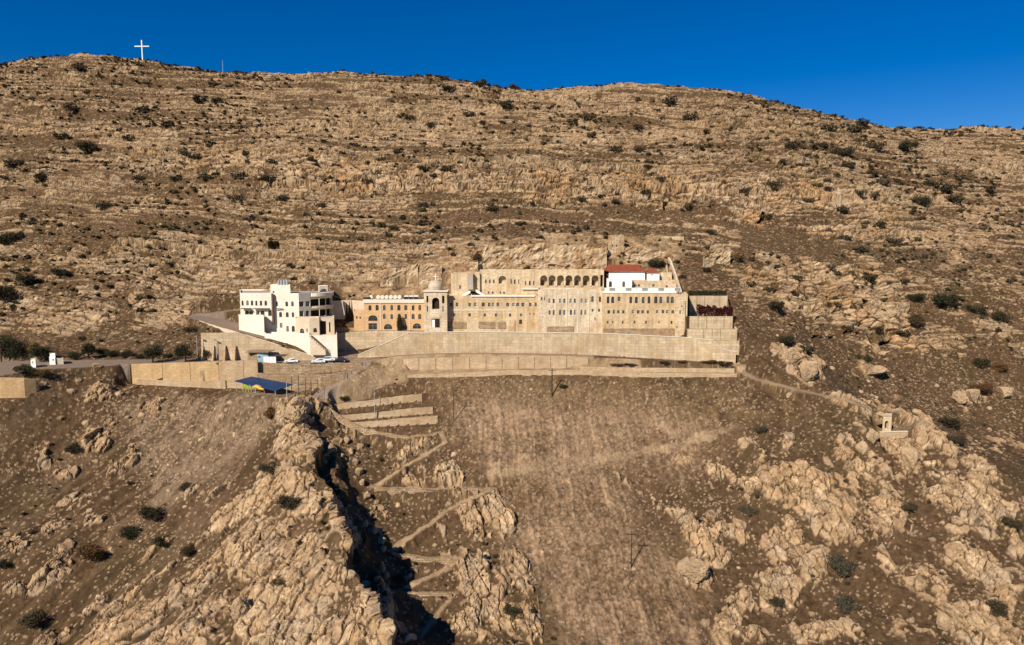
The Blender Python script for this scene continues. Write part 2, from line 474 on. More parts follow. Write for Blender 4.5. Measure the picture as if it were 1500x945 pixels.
RB = blobs([
    # right hand slope
    (1040, 688, 34, 16, 20, 1), (1092, 666, 26, 20, 0, 1), (1110, 712, 40, 22, 15, 1), (1147, 645, 9, 34, 0, .9), (1240, 668, 26, 26, 20, 1), (1275, 700, 36, 34, 40, 1.1), (1185, 703, 34, 16, 40, 1),
    (1300, 745, 34, 30, 45, 1.1), (1222, 762, 42, 26, 30, 1.1), (1145, 790, 30, 34, 60, 1.1), (1030, 800, 34, 26, 30, 1.1), (1016, 845, 26, 18, 40, 1.1), (1070, 775, 34, 18, 30, .9),
    (1190, 830, 20, 30, 20, 1), (1140, 860, 34, 30, 50, 1.1), (1075, 905, 22, 40, 10, 1.1), (1100, 930, 30, 20, 0, 1), (1190, 925, 40, 18, 0, .9), (1255, 918, 22, 18, 0, .9), (1300, 815, 16, 16, 40, 1.1),
    (1340, 845, 40, 20, 25, 1.1), (1375, 855, 30, 22, 30, 1), (1420, 830, 44, 26, 40, 1.2), (1460, 865, 30, 30, 30, 1.1), (1440, 920, 60, 34, 40, 1.1), (1330, 920, 26, 14, 30, .9), (1445, 745, 44, 30, 35, 1.1),
    (1360, 690, 30, 46, -45, 1), (1400, 720, 26, 20, 40, .9), (1490, 790, 16, 20, 0, 1), (1320, 655, 34, 18, 40, 1.1), (1380, 665, 36, 16, 42, 1.2), (1290, 605, 50, 14, 14, 1), (1340, 625, 36, 16, 38, 1.1),
    (1240, 590, 30, 8, 12, .9), (1440, 690, 36, 12, 38, 1), (1180, 740, 18, 16, 30, .8), (960, 735, 40, 9, 35, 1), (985, 750, 26, 10, 30, 1), (910, 705, 30, 8, 30, .8), (1470, 640, 20, 12, 0, .4),
    (1405, 760, 20, 20, 30, .6), (1260, 860, 14, 12, 0, .5), (1420, 585, 22, 14, 0, .7), (1160, 520, 30, 16, 50, .9), (1185, 545, 14, 22, 0, 1), (1275, 540, 24, 8, 20, .8),
    # gully
    (610, 690, 26, 20, 45, .9), (660, 700, 22, 20, 30, 1), (690, 755, 14, 30, -25, .9), (735, 760, 16, 44, -25, 1.1), (755, 820, 14, 30, -25, .9), (700, 860, 24, 60, -25, 1.15), (740, 890, 34, 50, -20, 1.1),
    (690, 920, 22, 26, 0, 1.1), (770, 925, 24, 22, 30, 1), (600, 665, 24, 8, -30, .8), (640, 770, 10, 24, -30, .6), (660, 820, 20, 10, 20, .5), (600, 830, 16, 8, 10, .5),
    # left spur
    (430, 605, 26, 22, 0, 1.3), (440, 650, 30, 26, 20, 1.1), (400, 720, 46, 22, -35, 1), (320, 770, 40, 12, -40, 1.1), (350, 760, 34, 18, -40, 1), (440, 740, 30, 40, -20, 1.1), (380, 800, 60, 40, -35, 1.15),
    (300, 830, 60, 16, -38, 1.1), (200, 870, 60, 10, -40, 1.1), (120, 905, 60, 10, -40, 1), (60, 940, 50, 9, -40, .9), (270, 870, 70, 16, -36, 1.15), (170, 930, 70, 14, -38, 1.05), (460, 830, 36, 50, -20, 1.2),
    (400, 880, 60, 36, -30, 1.15), (310, 910, 60, 26, -35, 1.15), (250, 940, 50, 18, -35, 1), (480, 900, 44, 50, 0, 1.2), (540, 900, 40, 50, 20, 1.2), (420, 930, 60, 24, 0, 1.15), (500, 770, 14, 50, -30, 1.1),
    (230, 800, 40, 9, -40, .8), (330, 700, 50, 6, -42, .8), (290, 715, 30, 6, -42, .7),
    (55, 680, 18, 14, 0, .75), (90, 700, 24, 16, -20, .75), (140, 650, 22, 12, -20, .75), (180, 690, 22, 8, -30, .6), (110, 735, 24, 14, 0, .65), (70, 770, 24, 12, 0, .65), (20, 790, 24, 16, 0, .7), (60, 655, 14, 10, 0, .7),
    (140, 580, 24, 8, -20, .55), (240, 600, 40, 10, 0, .6), (100, 800, 26, 14, -30, .55), (20, 860, 20, 12, 0, .7), (70, 840, 40, 12, -40, .55), (190, 665, 14, 10, 0, .6), (140, 770, 30, 12, -30, .55),
])
near = 1 - up
PALE = np.maximum(PALE, 0.75 * zone([(536, 526), (600, 520), (880, 524), (1085, 536), (1085, 549), (960, 549), (840, 543), (740, 545), (600, 550)], 3) * (NAT < 2))
PALE = np.maximum(PALE, 0.6 * zone([(472, 590), (535, 532), (600, 541), (610, 552), (560, 562), (500, 592)], 4))
planting = zone([(868, 524), (1075, 533), (1078, 541), (950, 541), (868, 536)], 2)
PALE *= 1 - 0.9 * planting
# how much bare rock: 0..1
rock_m = np.clip(near * RB + near * 0.18 * sstep(0.1, 0.7, n12) * (1 - field) * (1 - bank) + 0.12 * near * SPUR, 0, 1.2)
rock_m = np.maximum(rock_m * (1 - 0.75 * scree), 0)
mz = 0.02 + 0.42 * n30 + 0.30 * n12 + 0.55 * cliffZ + 0.4 * bandB + 0.35 * bandC + 0.55 * cliffR + 0.34 * slabL + 0.10 * sandR - 0.5 * soilU - 0.5 * soilV
mz = mz - 0.22 * sstep(420, 700, Yy + 0.4 * np.abs(X))
rock_u = np.clip(mz, 0, 1.15)

# ------------------------------------------------------------------ relief
H = np.zeros_like(Z)          # relief raised straight up
HN = np.zeros_like(Z)         # relief raised square to the slope
T0 = 0.55 * Yy + 0.85 * Z
# rocky formations alternate with soft ones up the mountain
form = vnoise(zs / 6.0, X / 170 + 3, 55) + 0.55 * vnoise(zs / 2.6, X / 80, 56) + 0.55 * n30 + 0.25 * n12 + 0.9 * cliffZ + 0.6 * bandB + 0.5 * bandC + 0.8 * cliffR + 0.5 * slabL - 0.9 * soilU - 0.9 * soilV
form = form - 0.25 * sstep(380, 470, Yy) * sstep(600, 400, U)
form = sstep(0.02, 0.30, form)
# beds of the mountain: steps in the slope
riser = np.zeros_like(Z)


def beds(per, wt, seed, a=0.45, b=0.62, along=40.0, thr=(-0.35, 0.35)):
    global H, riser
    q = (zs + per * (0.10 * n12 + 0.07 * n4)) / per
    k = np.floor(q); f = q - k
    st = sstep(a, b, f)
    pres = sstep(thr[0], thr[1], fbm(X / along, k * 7.3 + Yy / 160, seed, 3) + 0.35 * cliffZ + 0.3 * bandB + 0.2 * bandC)
    H += per * (st - f) * wt * pres * up * NAT * (0.35 + 0.65 * form)
    rr = sstep(a - 0.05, a + 0.03, f) * sstep(b + 0.12, b, f) * pres
    riser = np.maximum(riser, rr * up)


beds(14.0, 0.28, 51, 0.36, 0.72, 110)
beds(5.7, 0.60, 52, 0.44, 0.66, 150, (-0.30, 0.05))
beds(2.45, 0.68, 53, 0.46, 0.68, 110, (-0.10, 0.20))
beds(1.2, 0.5, 54, 0.40, 0.72, 40, (0.15, 0.45))
rock_u = np.clip(rock_u * (0.22 + 0.5 * riser + 0.5 * np.clip(cliffZ + cliffR + slabL, 0, 1)) + 0.95 * riser * (0.35 + 0.65 * sstep(-0.45, 0.1, 0.7 * n12 + mz)) * (1 - 0.6 * soilV) * (1 - 0.35 * soilU), 0, 1.15)
rock_u = rock_u * (0.13 + 0.92 * form)
# thin pale ledges that run on through the softer ground
for per, sd_, lng, wd in ((4.3, 151, 130, 0.16), (2.9, 152, 75, 0.15), (1.9, 153, 50, 0.15)):
    q = (zs + per * (0.22 * n12 + 0.12 * n4 + 0.5 * n30)) / per
    k = np.floor(q); f = q - k
    on = sstep(0.16, 0.30, vnoise(X / lng, k * 3.37 + 0.5, sd_) + 0.20 * n30) * up * (1 - soilU) * (1 - soilV) * sstep(255, 300, Yy)
    ln = sstep(wd, wd * 0.6, np.abs(f - 0.5)) * on
    rock_u = np.maximum(rock_u, 1.0 * ln)
    H += NAT * per * 0.30 * on * (sstep(0.5 - wd, 0.5, f) - f) * (1 - form * 0.7)
RBU = blobs([(1112, 470, 26, 10, 10, .9), (1150, 466, 30, 9, 10, .9), (1105, 425, 14, 30, 0, 1), (1185, 460, 34, 8, 10, .9), (1120, 395, 30, 14, 0, 1), (1270, 440, 50, 50, 0, 1), (1335, 500, 60, 16, 0, 1), (1240, 490, 70, 16, 0, 1), (1390, 500, 40, 26, 20, .9),
             (1450, 470, 60, 26, 20, .9), (1480, 420, 40, 30, 20, .8), (1440, 330, 70, 16, -15, .8), (1480, 290, 50, 12, -15, .8), (1470, 505, 40, 20, 30, .9), (1400, 400, 30, 20, 20, .7), (1255, 380, 30, 12, 0, .8), (1340, 350, 50, 8, 20, .8),
             (1150, 520, 30, 20, 40, .8), (1100, 500, 20, 8, 0, .6), (20, 330, 60, 20, 0, .6), (120, 470, 80, 40, 10, .9), (230, 440, 60, 40, -20, .9), (60, 430, 40, 20, 0, .8)]) * (0.75 + 0.5 * n12 + 0.4 * n4)
rock_u = np.clip(np.maximum(rock_u + 0.45 * cliffR, 1.1 * RBU), 0, 1.15)
HN += NAT * up * np.clip(RBU, 0, 1) * 1.0 * vnoise(X / 6.0, T0 / 4.5, 164)
HN += NAT * cliffR * (1.6 * vnoise(X / 8.0, zs / 7.0, 161) + 1.0 * vnoise(X / 3.5, zs / 4.0, 162))
HN += NAT * up * np.clip(cliffZ + 0.5 * form, 0, 1) * 0.7 * vnoise(X / 5.0, zs / 3.0, 163)
# no beds out of the levelled ground
H += NAT * (0.9 * n12 * (1 - field) * (0.5 + 0.5 * near) + 0.22 * n4 + 0.10 * fbm(X / 1.1, Yy / 1.1, 15, 3))

# arc-length-like coordinate up the slope, so that nothing is stretched on the steep faces
T = 0.55 * Yy + 0.85 * (Z + H)
n6 = fbm(X / 6.5, T / 5.0, 16, 3)
STONE = np.ones_like(Z); rockA = np.zeros_like(Z); tone = np.full_like(Z, 0.5); crack = np.zeros_like(Z)


def slabs(mask, x, y, seed, height, sel, gap, joint_deep, tilt, sub=2.3, subgap=0.10, subdeep=0.2, subon=0.1, warp=0.14, scale=1.0):
    """bare rock broken into slabs: a jittered lattice whose cells stand at their own height and tilt, soil-filled joints, a finer set of joints inside"""
    global HN, rockA, tone, crack
    m = mask > 0.03
    if not m.any():
        return
    mm = mask[m]; xs = x[m]; ys = y[m]
    w1 = vnoise(xs * 1.3, ys * 1.3, seed + 5) + 0.25 * vnoise(xs * 4.1, ys * 4.1, seed + 7); w2_ = vnoise(xs * 1.3 + 9, ys * 1.3, seed + 6) + 0.25 * vnoise(xs * 4.1, ys * 4.1 + 7, seed + 8)
    xw = xs + warp * w1; yw = ys + warp * w2_
    f1, f2, rid, ox, oy = voro(xw, yw, seed, 0.95)
    ri = (rid * 65535).astype(np.int32); zi = np.zeros(ri.shape, np.int32)
    keep = sstep(-0.03, 0.03, mm - sel * rid - 0.10)
    e = f2 - f1
    j1 = sstep(gap, gap * 0.35, e)
    f1b, f2b, ridb, oxb, oyb = voro(xw * sub, yw * sub, seed + 11, 0.95)
    rib = (ridb * 65535).astype(np.int32)
    region = sstep(subon - 0.25, subon + 0.25, vnoise(xs * 0.55, ys * 0.55, seed + 12) + 0.35 * (rid - 0.5))
    j2 = sstep(subgap, subgap * 0.3, f2b - f1b) * region
    ta = h2(ri, zi, seed + 3) - 0.5; tb = h2(ri, zi, seed + 4) - 0.5
    ua = h2(rib, zi, seed + 13) - 0.5; ub = h2(rib, zi, seed + 14) - 0.5
    base = height * (0.30 + 0.85 * h2(ri, zi, seed + 2)) + 2 * tilt * height * (ta * ox + tb * oy)
    fine = region * subdeep * (1.3 * (h2(rib, zi, seed + 15) - 0.4) + 1.6 * (ua * oxb + ub * oyb))
    round_ = np.sqrt(np.clip(e / 0.26, 0, 1))
    hh = keep * ((base + fine) * (0.45 + 0.55 * round_) - joint_deep * j1 - subdeep * 0.9 * j2)
    HN[m] += hh * NAT[m]
    cov = keep * (1 - 0.95 * j1) * (1 - 0.8 * j2)
    take = cov > rockA[m]
    rockA[m] = np.where(keep > 0.5, cov, np.maximum(rockA[m], cov))
    tone[m] = np.where(take, 0.55 * rid + 0.25 * ridb + 0.2 * h2(ri, zi, seed + 9), tone[m])


# directions on the plan: strike of the left spur, strike of the right slope
def strike(a, b):
    p, q = P(*a), P(*b); t_ = np.array((q[0] - p[0], q[1] - p[1])); return t_ / np.hypot(*t_)


tl = strike((60, 940, 138), (370, 650, 190)); tr = strike((1250, 640, 196), (1480, 860, 148)); tg = strike((690, 760, 171), (760, 930, 141))
left = sstep(560, 500, U) * near; right = sstep(880, 940, U) * near; mid = near * (1 - sstep(560, 500, U)) * (1 - sstep(880, 940, U))
AL, BL = X * tl[0] + Yy * tl[1], -X * tl[1] + Yy * tl[0]
AR, BR = X * tr[0] + Yy * tr[1], -X * tr[1] + Yy * tr[0]
AG, BG = X * tg[0] + Yy * tg[1], -X * tg[1] + Yy * tg[0]
rm = np.clip(rock_m * (0.78 + 0.62 * n6 + 0.30 * n12), 0, 1.15)
big = sstep(0.30, 0.75, rm)
for wz, A_, B_, sd_, ra_ in ((left, AL, BL, 100, 2.0), (right, AR, BR, 200, 1.6), (mid, AG, BG, 300, 2.2)):
    mk = rm * wz
    # long ribs along the strike carry the outcrops
    HN += NAT * wz * (1.0 * big * (0.5 + 0.5 * vnoise(A_ / 11.0, B_ / 3.4, sd_ + 9)) + 0.8 * big * (0.5 - np.abs(vnoise(A_ / 16.0, B_ / 2.6, sd_ + 8))))
    slabs(np.clip(0.9 * mk + 0.05 * wz * (1 - field) * sstep(-.1, .5, n6), 0, 1) * 0.8, A_ / 1.15, B_ / 0.9, sd_ + 2, 0.34, 0.98, 0.22, 0.12, 0.6, subon=9.0)
    slabs(mk, A_ / (2.9 * ra_ ** .5), B_ / (3.0 / ra_ ** .5), sd_, 0.85, 0.70, 0.085, 0.42, 0.75, 2.4, 0.11, 0.22, 0.05)
# mountain
cr = np.clip(cliffZ + cliffR + 0.6 * bandC, 0, 1)
mk = rock_u * up * np.clip(0.85 + 0.45 * n6, 0, 1.3)
Zh = Z + H
slabs(np.clip(0.5 * mk + 0.11 * up * (1 - soilU) * (0.4 + 0.6 * sstep(-.2, .4, n12)), 0, 1) * 0.85, X / 1.5, T / 1.1, 403, 0.26, 1.0, 0.24, 0.1, 0.6, subon=9.0)
slabs(np.clip(mk * (1.05 - 0.8 * cr), 0, 1.05), X / 5.5, (zs + H) / 1.5, 401, 0.5, 0.85, 0.10, 0.35, 0.6, 2.2, 0.12, 0.16, 0.0, 0.12)
slabs(np.clip(mk * (0.1 + 1.0 * cr) - 0.1, 0, 1.1), X / 5.4, Zh / 3.2 + Yy / 14.0, 400, 1.1, 0.75, 0.085, 0.8, 0.8, 2.3, 0.12, 0.3, 0.0, 0.12)
# bedding joints: soil-filled lines along the beds that also paint in shade under ledges
for per, sd_ in ((2.7, 53), (1.25, 54)):
    q = (zs + H * 0.9 + per * 0.10 * n12 + .25 * vnoise(X / 3.0, Yy / 3.0, sd_ + 3)) / per
    f = q - np.floor(q)
    jj = sstep(0.19, 0.07, np.minimum(f, 1 - f)) * up * sstep(-0.3, 0.1, vnoise(X / 9.0, np.floor(q) * 5.1, sd_ + 4))
    HN -= 0.34 * jj * NAT * (rockA > .3)
    rockA *= 1 - 0.85 * jj


# cave mouths and hollows running level into the cliffs
CAVE = np.zeros_like(Z)
for u_, v_, r_, dp in ((1166, 480, 3.5, 3), (1196, 486, 4, 4), (1243, 488, 4.5, 5), (1257, 493, 4, 4), (1283, 500, 5, 4), (1302, 502, 4.5, 5), (1266, 478, 3.5, 4), (1217, 497, 3, 3), (1282, 415, 4, 3), (1290, 432, 3, 3), (1276, 448, 4, 3),
                       (392, 358, 3, 4), (399, 358, 3, 4), (540, 265, 6, 3), (650, 249, 6, 3), (980, 300, 5, 3), (1045, 300, 4, 3), (1120, 320, 4, 3), (820, 246, 6, 2.5), (1385, 908, 7, 3)):
    m = (np.abs(U - u_) < 30) & (np.abs(V - v_) < 30)
    dd = np.hypot(U[m] - u_, (V[m] - v_) * 1.3) / r_
    CAVE[m] = np.maximum(CAVE[m], (dp + 1.5) * np.exp(-(dd / 1.25) ** 6))


def stones(mask, size, seed, keep, hgt):
    """loose stones lying on the soil"""
    global HN, rockA, tone
    m = mask > 0.02
    f1, f2, rid, _, _ = voro(X[m] / size, T[m] / (size * 0.85), seed, 0.95)
    rad = 0.16 + 0.26 * h2((rid * 65535).astype(np.int32), np.ones(rid.shape, np.int32), seed)
    on = (rid < keep * np.clip(mask[m], 0, 1)) & (f1 < rad)
    dome = np.where(on, np.sqrt(np.clip(1 - (f1 / rad) ** 2, 0, 1)) ** 0.7, 0)
    HN[m] += dome * rad * size * hgt * NAT[m]
    rockA[m] = np.where(on & (NAT[m] > 0.5), 1.0, rockA[m])
    tone[m] = np.where(on, 0.15 + 0.8 * (rid * 91.7 % 1.0), tone[m])
    STONE[m] = np.where(on, 0.45 + 0.55 * (rid * 53.3 % 1.0), STONE[m])


wild = NAT * (1 - 0.85 * field)
stones(wild * np.clip(0.45 + 0.5 * n30 + 0.5 * scree, 0.05, 1), 1.3, 501, 0.10, 0.5)
stones(wild * np.clip(0.5 + 0.6 * n12, 0.0, 1) * (1 - 0.6 * bank), 2.6, 502, 0.11, 0.6)
clump = sstep(0.05, 0.75, fbm(X / 9, T / 7, 171, 4) + 0.35 * scree)
stones(wild * near * clump, 0.62, 503, 0.36, 0.5)
stones(wild * near * clump * sstep(-.2, .5, n6), 1.9, 504, 0.16, 0.6)
# field: furrows running down the slope
fx = X + 0.10 * (Yy - 170) + 1.2 * fbm(X / 14, Yy / 14, 61, 2)
fur = fbm(fx / 0.9, Yy / 20, 62, 3, 0.5)
H += NAT * field * (0.14 * fur + 0.16 * fbm(X / 1.0, Yy / 1.0, 63, 3))
gs = np.gradient(Z0, axis=1) / np.gradient(SG, axis=1)
gy = np.gradient(Z0, axis=0) / np.gradient(YG, axis=0) - gs * SG / YG
gx = gs / YG
gl = np.sqrt(gx * gx + gy * gy) + 1e-6
gk = np.minimum(gl, 1.0) / gl
gx *= gk; gy *= gk
nl = np.sqrt(1 + gx * gx + gy * gy)
Z = Z + H + HN / nl
XD, YD = X - HN * gx / nl, Yy - HN * gy / nl + CAVE

# ------------------------------------------------------------------ colour of the ground (what lies there, plus some painted ledge shade and cliff light)
def C3(a):
    return np.array(a, np.float32)


def lerp(c, col, wgt):
    return c + (C3(col) - c) * wgt[..., None].astype(np.float32)


g1 = fbm(X / 2.6, T / 2.6, 71, 4); g2 = fbm(X / 18, T / 14, 72, 4); g3 = fbm(X / 0.7, T / 0.7, 73, 2)
col = np.zeros(Z.shape + (3,), np.float32) + C3((0.110, 0.065, 0.033))
col = lerp(col, (0.086, 0.049, 0.024), up * np.clip(0.5 + 0.6 * g2, 0, 1))
col = lerp(col, (0.064, 0.039, 0.020), np.clip(0.55 * g1 + 0.35 * g2 + 0.15, 0, 0.8))
col = lerp(col, (0.088, 0.053, 0.028), 0.7 * sstep(880, 1000, U) * near * (1 - field))
col = lerp(col, (0.098, 0.060, 0.032), 0.6 * np.clip(soilU + soilV + gully, 0, 1))
col = lerp(col, (0.21, 0.145, 0.092), 0.75 * scree * np.clip(0.7 + 0.5 * g1, 0, 1))
col = lerp(col, (0.275, 0.180, 0.106), 0.85 * field * np.clip(0.62 + 0.55 * g2 + 0.25 * fur + 0.25 * g3, 0, 1))
col = lerp(col, (0.38, 0.25, 0.145), field * 0.45 * sstep(0.2, 0.9, 0.8 * fur + 0.6 * g1))
col = lerp(col, (0.20, 0.120, 0.062), field * 0.45 * sstep(0.2, 0.9, -0.7 * fur - 0.6 * g2))
col = lerp(col, (0.15, 0.095, 0.046), 0.7 * bank * np.clip(0.6 + 0.8 * g1, 0, 1))
col = lerp(col, (0.095, 0.070, 0.030), 0.35 * np.clip(g2 * 1.4, 0, 1) * (1 - field))
col = lerp(col, (0.42, 0.285, 0.155), 0.75 * sandR * np.clip(0.55 + 0.6 * g1 + 0.3 * g2, 0, 1))
col = lerp(col, (0.30, 0.155, 0.065), 0.5 * sandR * sstep(0.35, 0.7, n4 + 0.4 * g2))
spk = h2(np.floor(X / 0.45).astype(np.int32), np.floor(T / 0.45).astype(np.int32), 95)
spk2 = h2(np.floor(X / 1.1 + 0.4 * g1).astype(np.int32), np.floor(T / 0.9 + 0.4 * g2).astype(np.int32), 96)
col = col * (1 + 0.20 * g3 + 0.20 * g1 + 0.34 * (spk - 0.5) + 0.22 * (spk2 - 0.5))[..., None]
ws = fbm((BL + 1.5 * g2) / 1.6, AL / 22, 181, 3) * left
col = lerp(col, (0.060, 0.038, 0.020), 0.75 * sstep(0.05, 0.6, ws) * (1 - 0.4 * scree))
col = lerp(col, (0.235, 0.160, 0.098), 0.55 * sstep(0.15, 0.6, -ws) * np.clip(0.35 + scree, 0, 1))
# pebbles and bits of pale stone in the soil
col = lerp(col, (0.34, 0.235, 0.14), 0.75 * (spk > 0.93 - 0.10 * np.clip(n12 + 0.6 * scree, 0, 1)) * (1 - 0.2 * field))
rk = np.zeros_like(col) + C3((0.385, 0.247, 0.130))
rk = lerp(rk, (0.54, 0.395, 0.24), np.clip(tone * 1.1 - 0.1, 0, 1))
rk = lerp(rk, (0.42, 0.235, 0.105), np.clip(0.75 * sstep(0.0, 0.8, g2 + 0.5 * n12) * (0.35 + 0.65 * cr), 0, 1))
rk = lerp(rk, (0.27, 0.175, 0.098), np.clip(0.55 * sstep(0.15, 0.75, g1 + 0.4 * n4), 0, 1))
rk = lerp(rk, (0.37, 0.29, 0.205), 0.4 * sstep(0.15, 0.6, fbm(X / 5, T / 4, 97, 3)))
rk = rk * ((1 + 0.22 * (spk - 0.5)) * STONE)[..., None]
rk = rk * (0.86 + 0.28 * tone[..., None].astype(np.float32)) * (1 + 0.10 * g3[..., None])
ra = np.clip(rockA * (1 - 0.85 * crack), 0, 1) * np.clip(NAT * 1.4, 0, 1)
rk = rk * (1 - 0.12 * up + 0.16 * np.clip(cliffZ + 0.7 * cliffR, 0, 1))[..., None]  # cliff rock is paler, also painted brighter for strong light on its faces
col = col * (1 - ra[..., None]) + rk * ra[..., None]
col = lerp(col, (0.25, 0.185, 0.135), PAVE * 0.95)
col = lerp(col, (0.43, 0.30, 0.175), PALE * np.clip(0.85 + 0.3 * g1, 0, 1))
col = np.clip(col, 0.01, 0.9)

# ------------------------------------------------------------------ materials
def principled(name, rough=0.85, spec=0.2):
    m = bpy.data.materials.new(name)
    m.use_nodes = True
    t = m.node_tree
    b = t.nodes['Principled BSDF']
    b.inputs['Roughness'].default_value = rough
    b.inputs['Specular IOR Level'].default_value = spec
    return m, t, b


def N(t, kind, **kw):
    n = t.nodes.new(kind)
    for k, v in kw.items():
        if k in n.inputs.keys():
            n.inputs[k].default_value = v
        else:
            setattr(n, k, v)
    return n


def ground_material():
    m, t, b = principled('ground', 0.95, 0.05)
    at = N(t, 'ShaderNodeAttribute', attribute_name='col')
    tc = N(t, 'ShaderNodeTexCoord')
    n1 = N(t, 'ShaderNodeTexNoise', Scale=1.4, Detail=6.0, Roughness=0.7)
    n2 = N(t, 'ShaderNodeTexNoise', Scale=5.0, Detail=4.0, Roughness=0.7)
    t.links.new(tc.outputs['Object'], n1.inputs['Vector'])
    t.links.new(tc.outputs['Object'], n2.inputs['Vector'])
    mr = N(t, 'ShaderNodeMapRange'); mr.inputs[1].default_value = 0.3; mr.inputs[2].default_value = 0.7; mr.inputs[3].default_value = 0.72; mr.inputs[4].default_value = 1.26
    t.links.new(n1.outputs['Fac'], mr.inputs[0])
    mx = N(t, 'ShaderNodeMix', data_type='RGBA', blend_type='MULTIPLY')
    mx.inputs['Factor'].default_value = 1.0
    t.links.new(at.outputs['Color'], mx.inputs[6]); t.links.new(mr.outputs[0], mx.inputs[7])
    t.links.new(mx.outputs[2], b.inputs['Base Color'])
    bp = N(t, 'ShaderNodeBump', Strength=0.7, Distance=0.25)
    ad = N(t, 'ShaderNodeMath', operation='ADD')
    t.links.new(n1.outputs['Fac'], ad.inputs[0]); t.links.new(n2.outputs['Fac'], ad.inputs[1])
    t.links.new(ad.outputs[0], bp.inputs['Height']); t.links.new(bp.outputs[0], b.inputs['Normal'])
    return m


def grid_mesh(name, X, Y, Z, col, mat):
    nr, nc = X.shape
    me = bpy.data.meshes.new(name)
    co = np.stack([X, Y, Z], -1).reshape(-1, 3).astype(np.float32)
    idx = np.arange(nr * nc, dtype=np.int32).reshape(nr, nc)
    f = np.stack([idx[:-1, :-1], idx[:-1, 1:], idx[1:, 1:], idx[1:, :-1]], -1).reshape(-1)
    nf = len(f) // 4
    me.vertices.add(len(co)); me.vertices.foreach_set('co', co.ravel())
    me.loops.add(len(f)); me.loops.foreach_set('vertex_index', f)
    me.polygons.add(nf)
    me.polygons.foreach_set('loop_start', np.arange(0, nf * 4, 4, dtype=np.int32))
    me.polygons.foreach_set('loop_total', np.full(nf, 4, np.int32))
    at = me.attributes.new('col', 'FLOAT_COLOR', 'POINT')
    c4 = np.ones((len(co), 4), np.float32); c4[:, :3] = col.reshape(-1, 3)
    at.data.foreach_set('color', c4.ravel())
    me.materials.append(mat)
    me.update()
    me.shade_flat()
    o = bpy.data.objects.new(name, me)
    COL.objects.link(o)
    return o


ground = grid_mesh('terrain', XD, YD, Z, col, ground_material())
ground['kind'] = 'structure'

# picking on the finished ground: a pixel's ray stays in one column of the fan
def hit(u, v):
    dx, dy, dz = ray(u, v)
    s = dx / dy
    j = int(np.clip(np.searchsorted(S, s), 1, len(S) - 1))
    f = (s - S[j - 1]) / (S[j] - S[j - 1])
    zc = Z[:, j - 1] * (1 - f) + Z[:, j] * f
    zr = CAMZ + YR * dz / dy
    k = np.nonzero((zc > zr) & (YR > 80))[0]
    if len(k) == 0:
        return hit(u, v + 1) if v < 250 else None
    k = k[0]
    return np.array((s * YR[k], YR[k], zc[k]))


def gz(x, y):
    s = x / y
    j = int(np.clip(np.searchsorted(S, s), 1, len(S) - 1))
    i = int(np.clip(np.searchsorted(YR, y), 1, len(YR) - 1))
    fs = (s - S[j - 1]) / (S[j] - S[j - 1]); fy = (y - YR[i - 1]) / (YR[i] - YR[i - 1])
    a = Z[i - 1, j - 1] * (1 - fs) + Z[i - 1, j] * fs
    b = Z[i, j - 1] * (1 - fs) + Z[i, j] * fs
    return a * (1 - fy) + b * fy

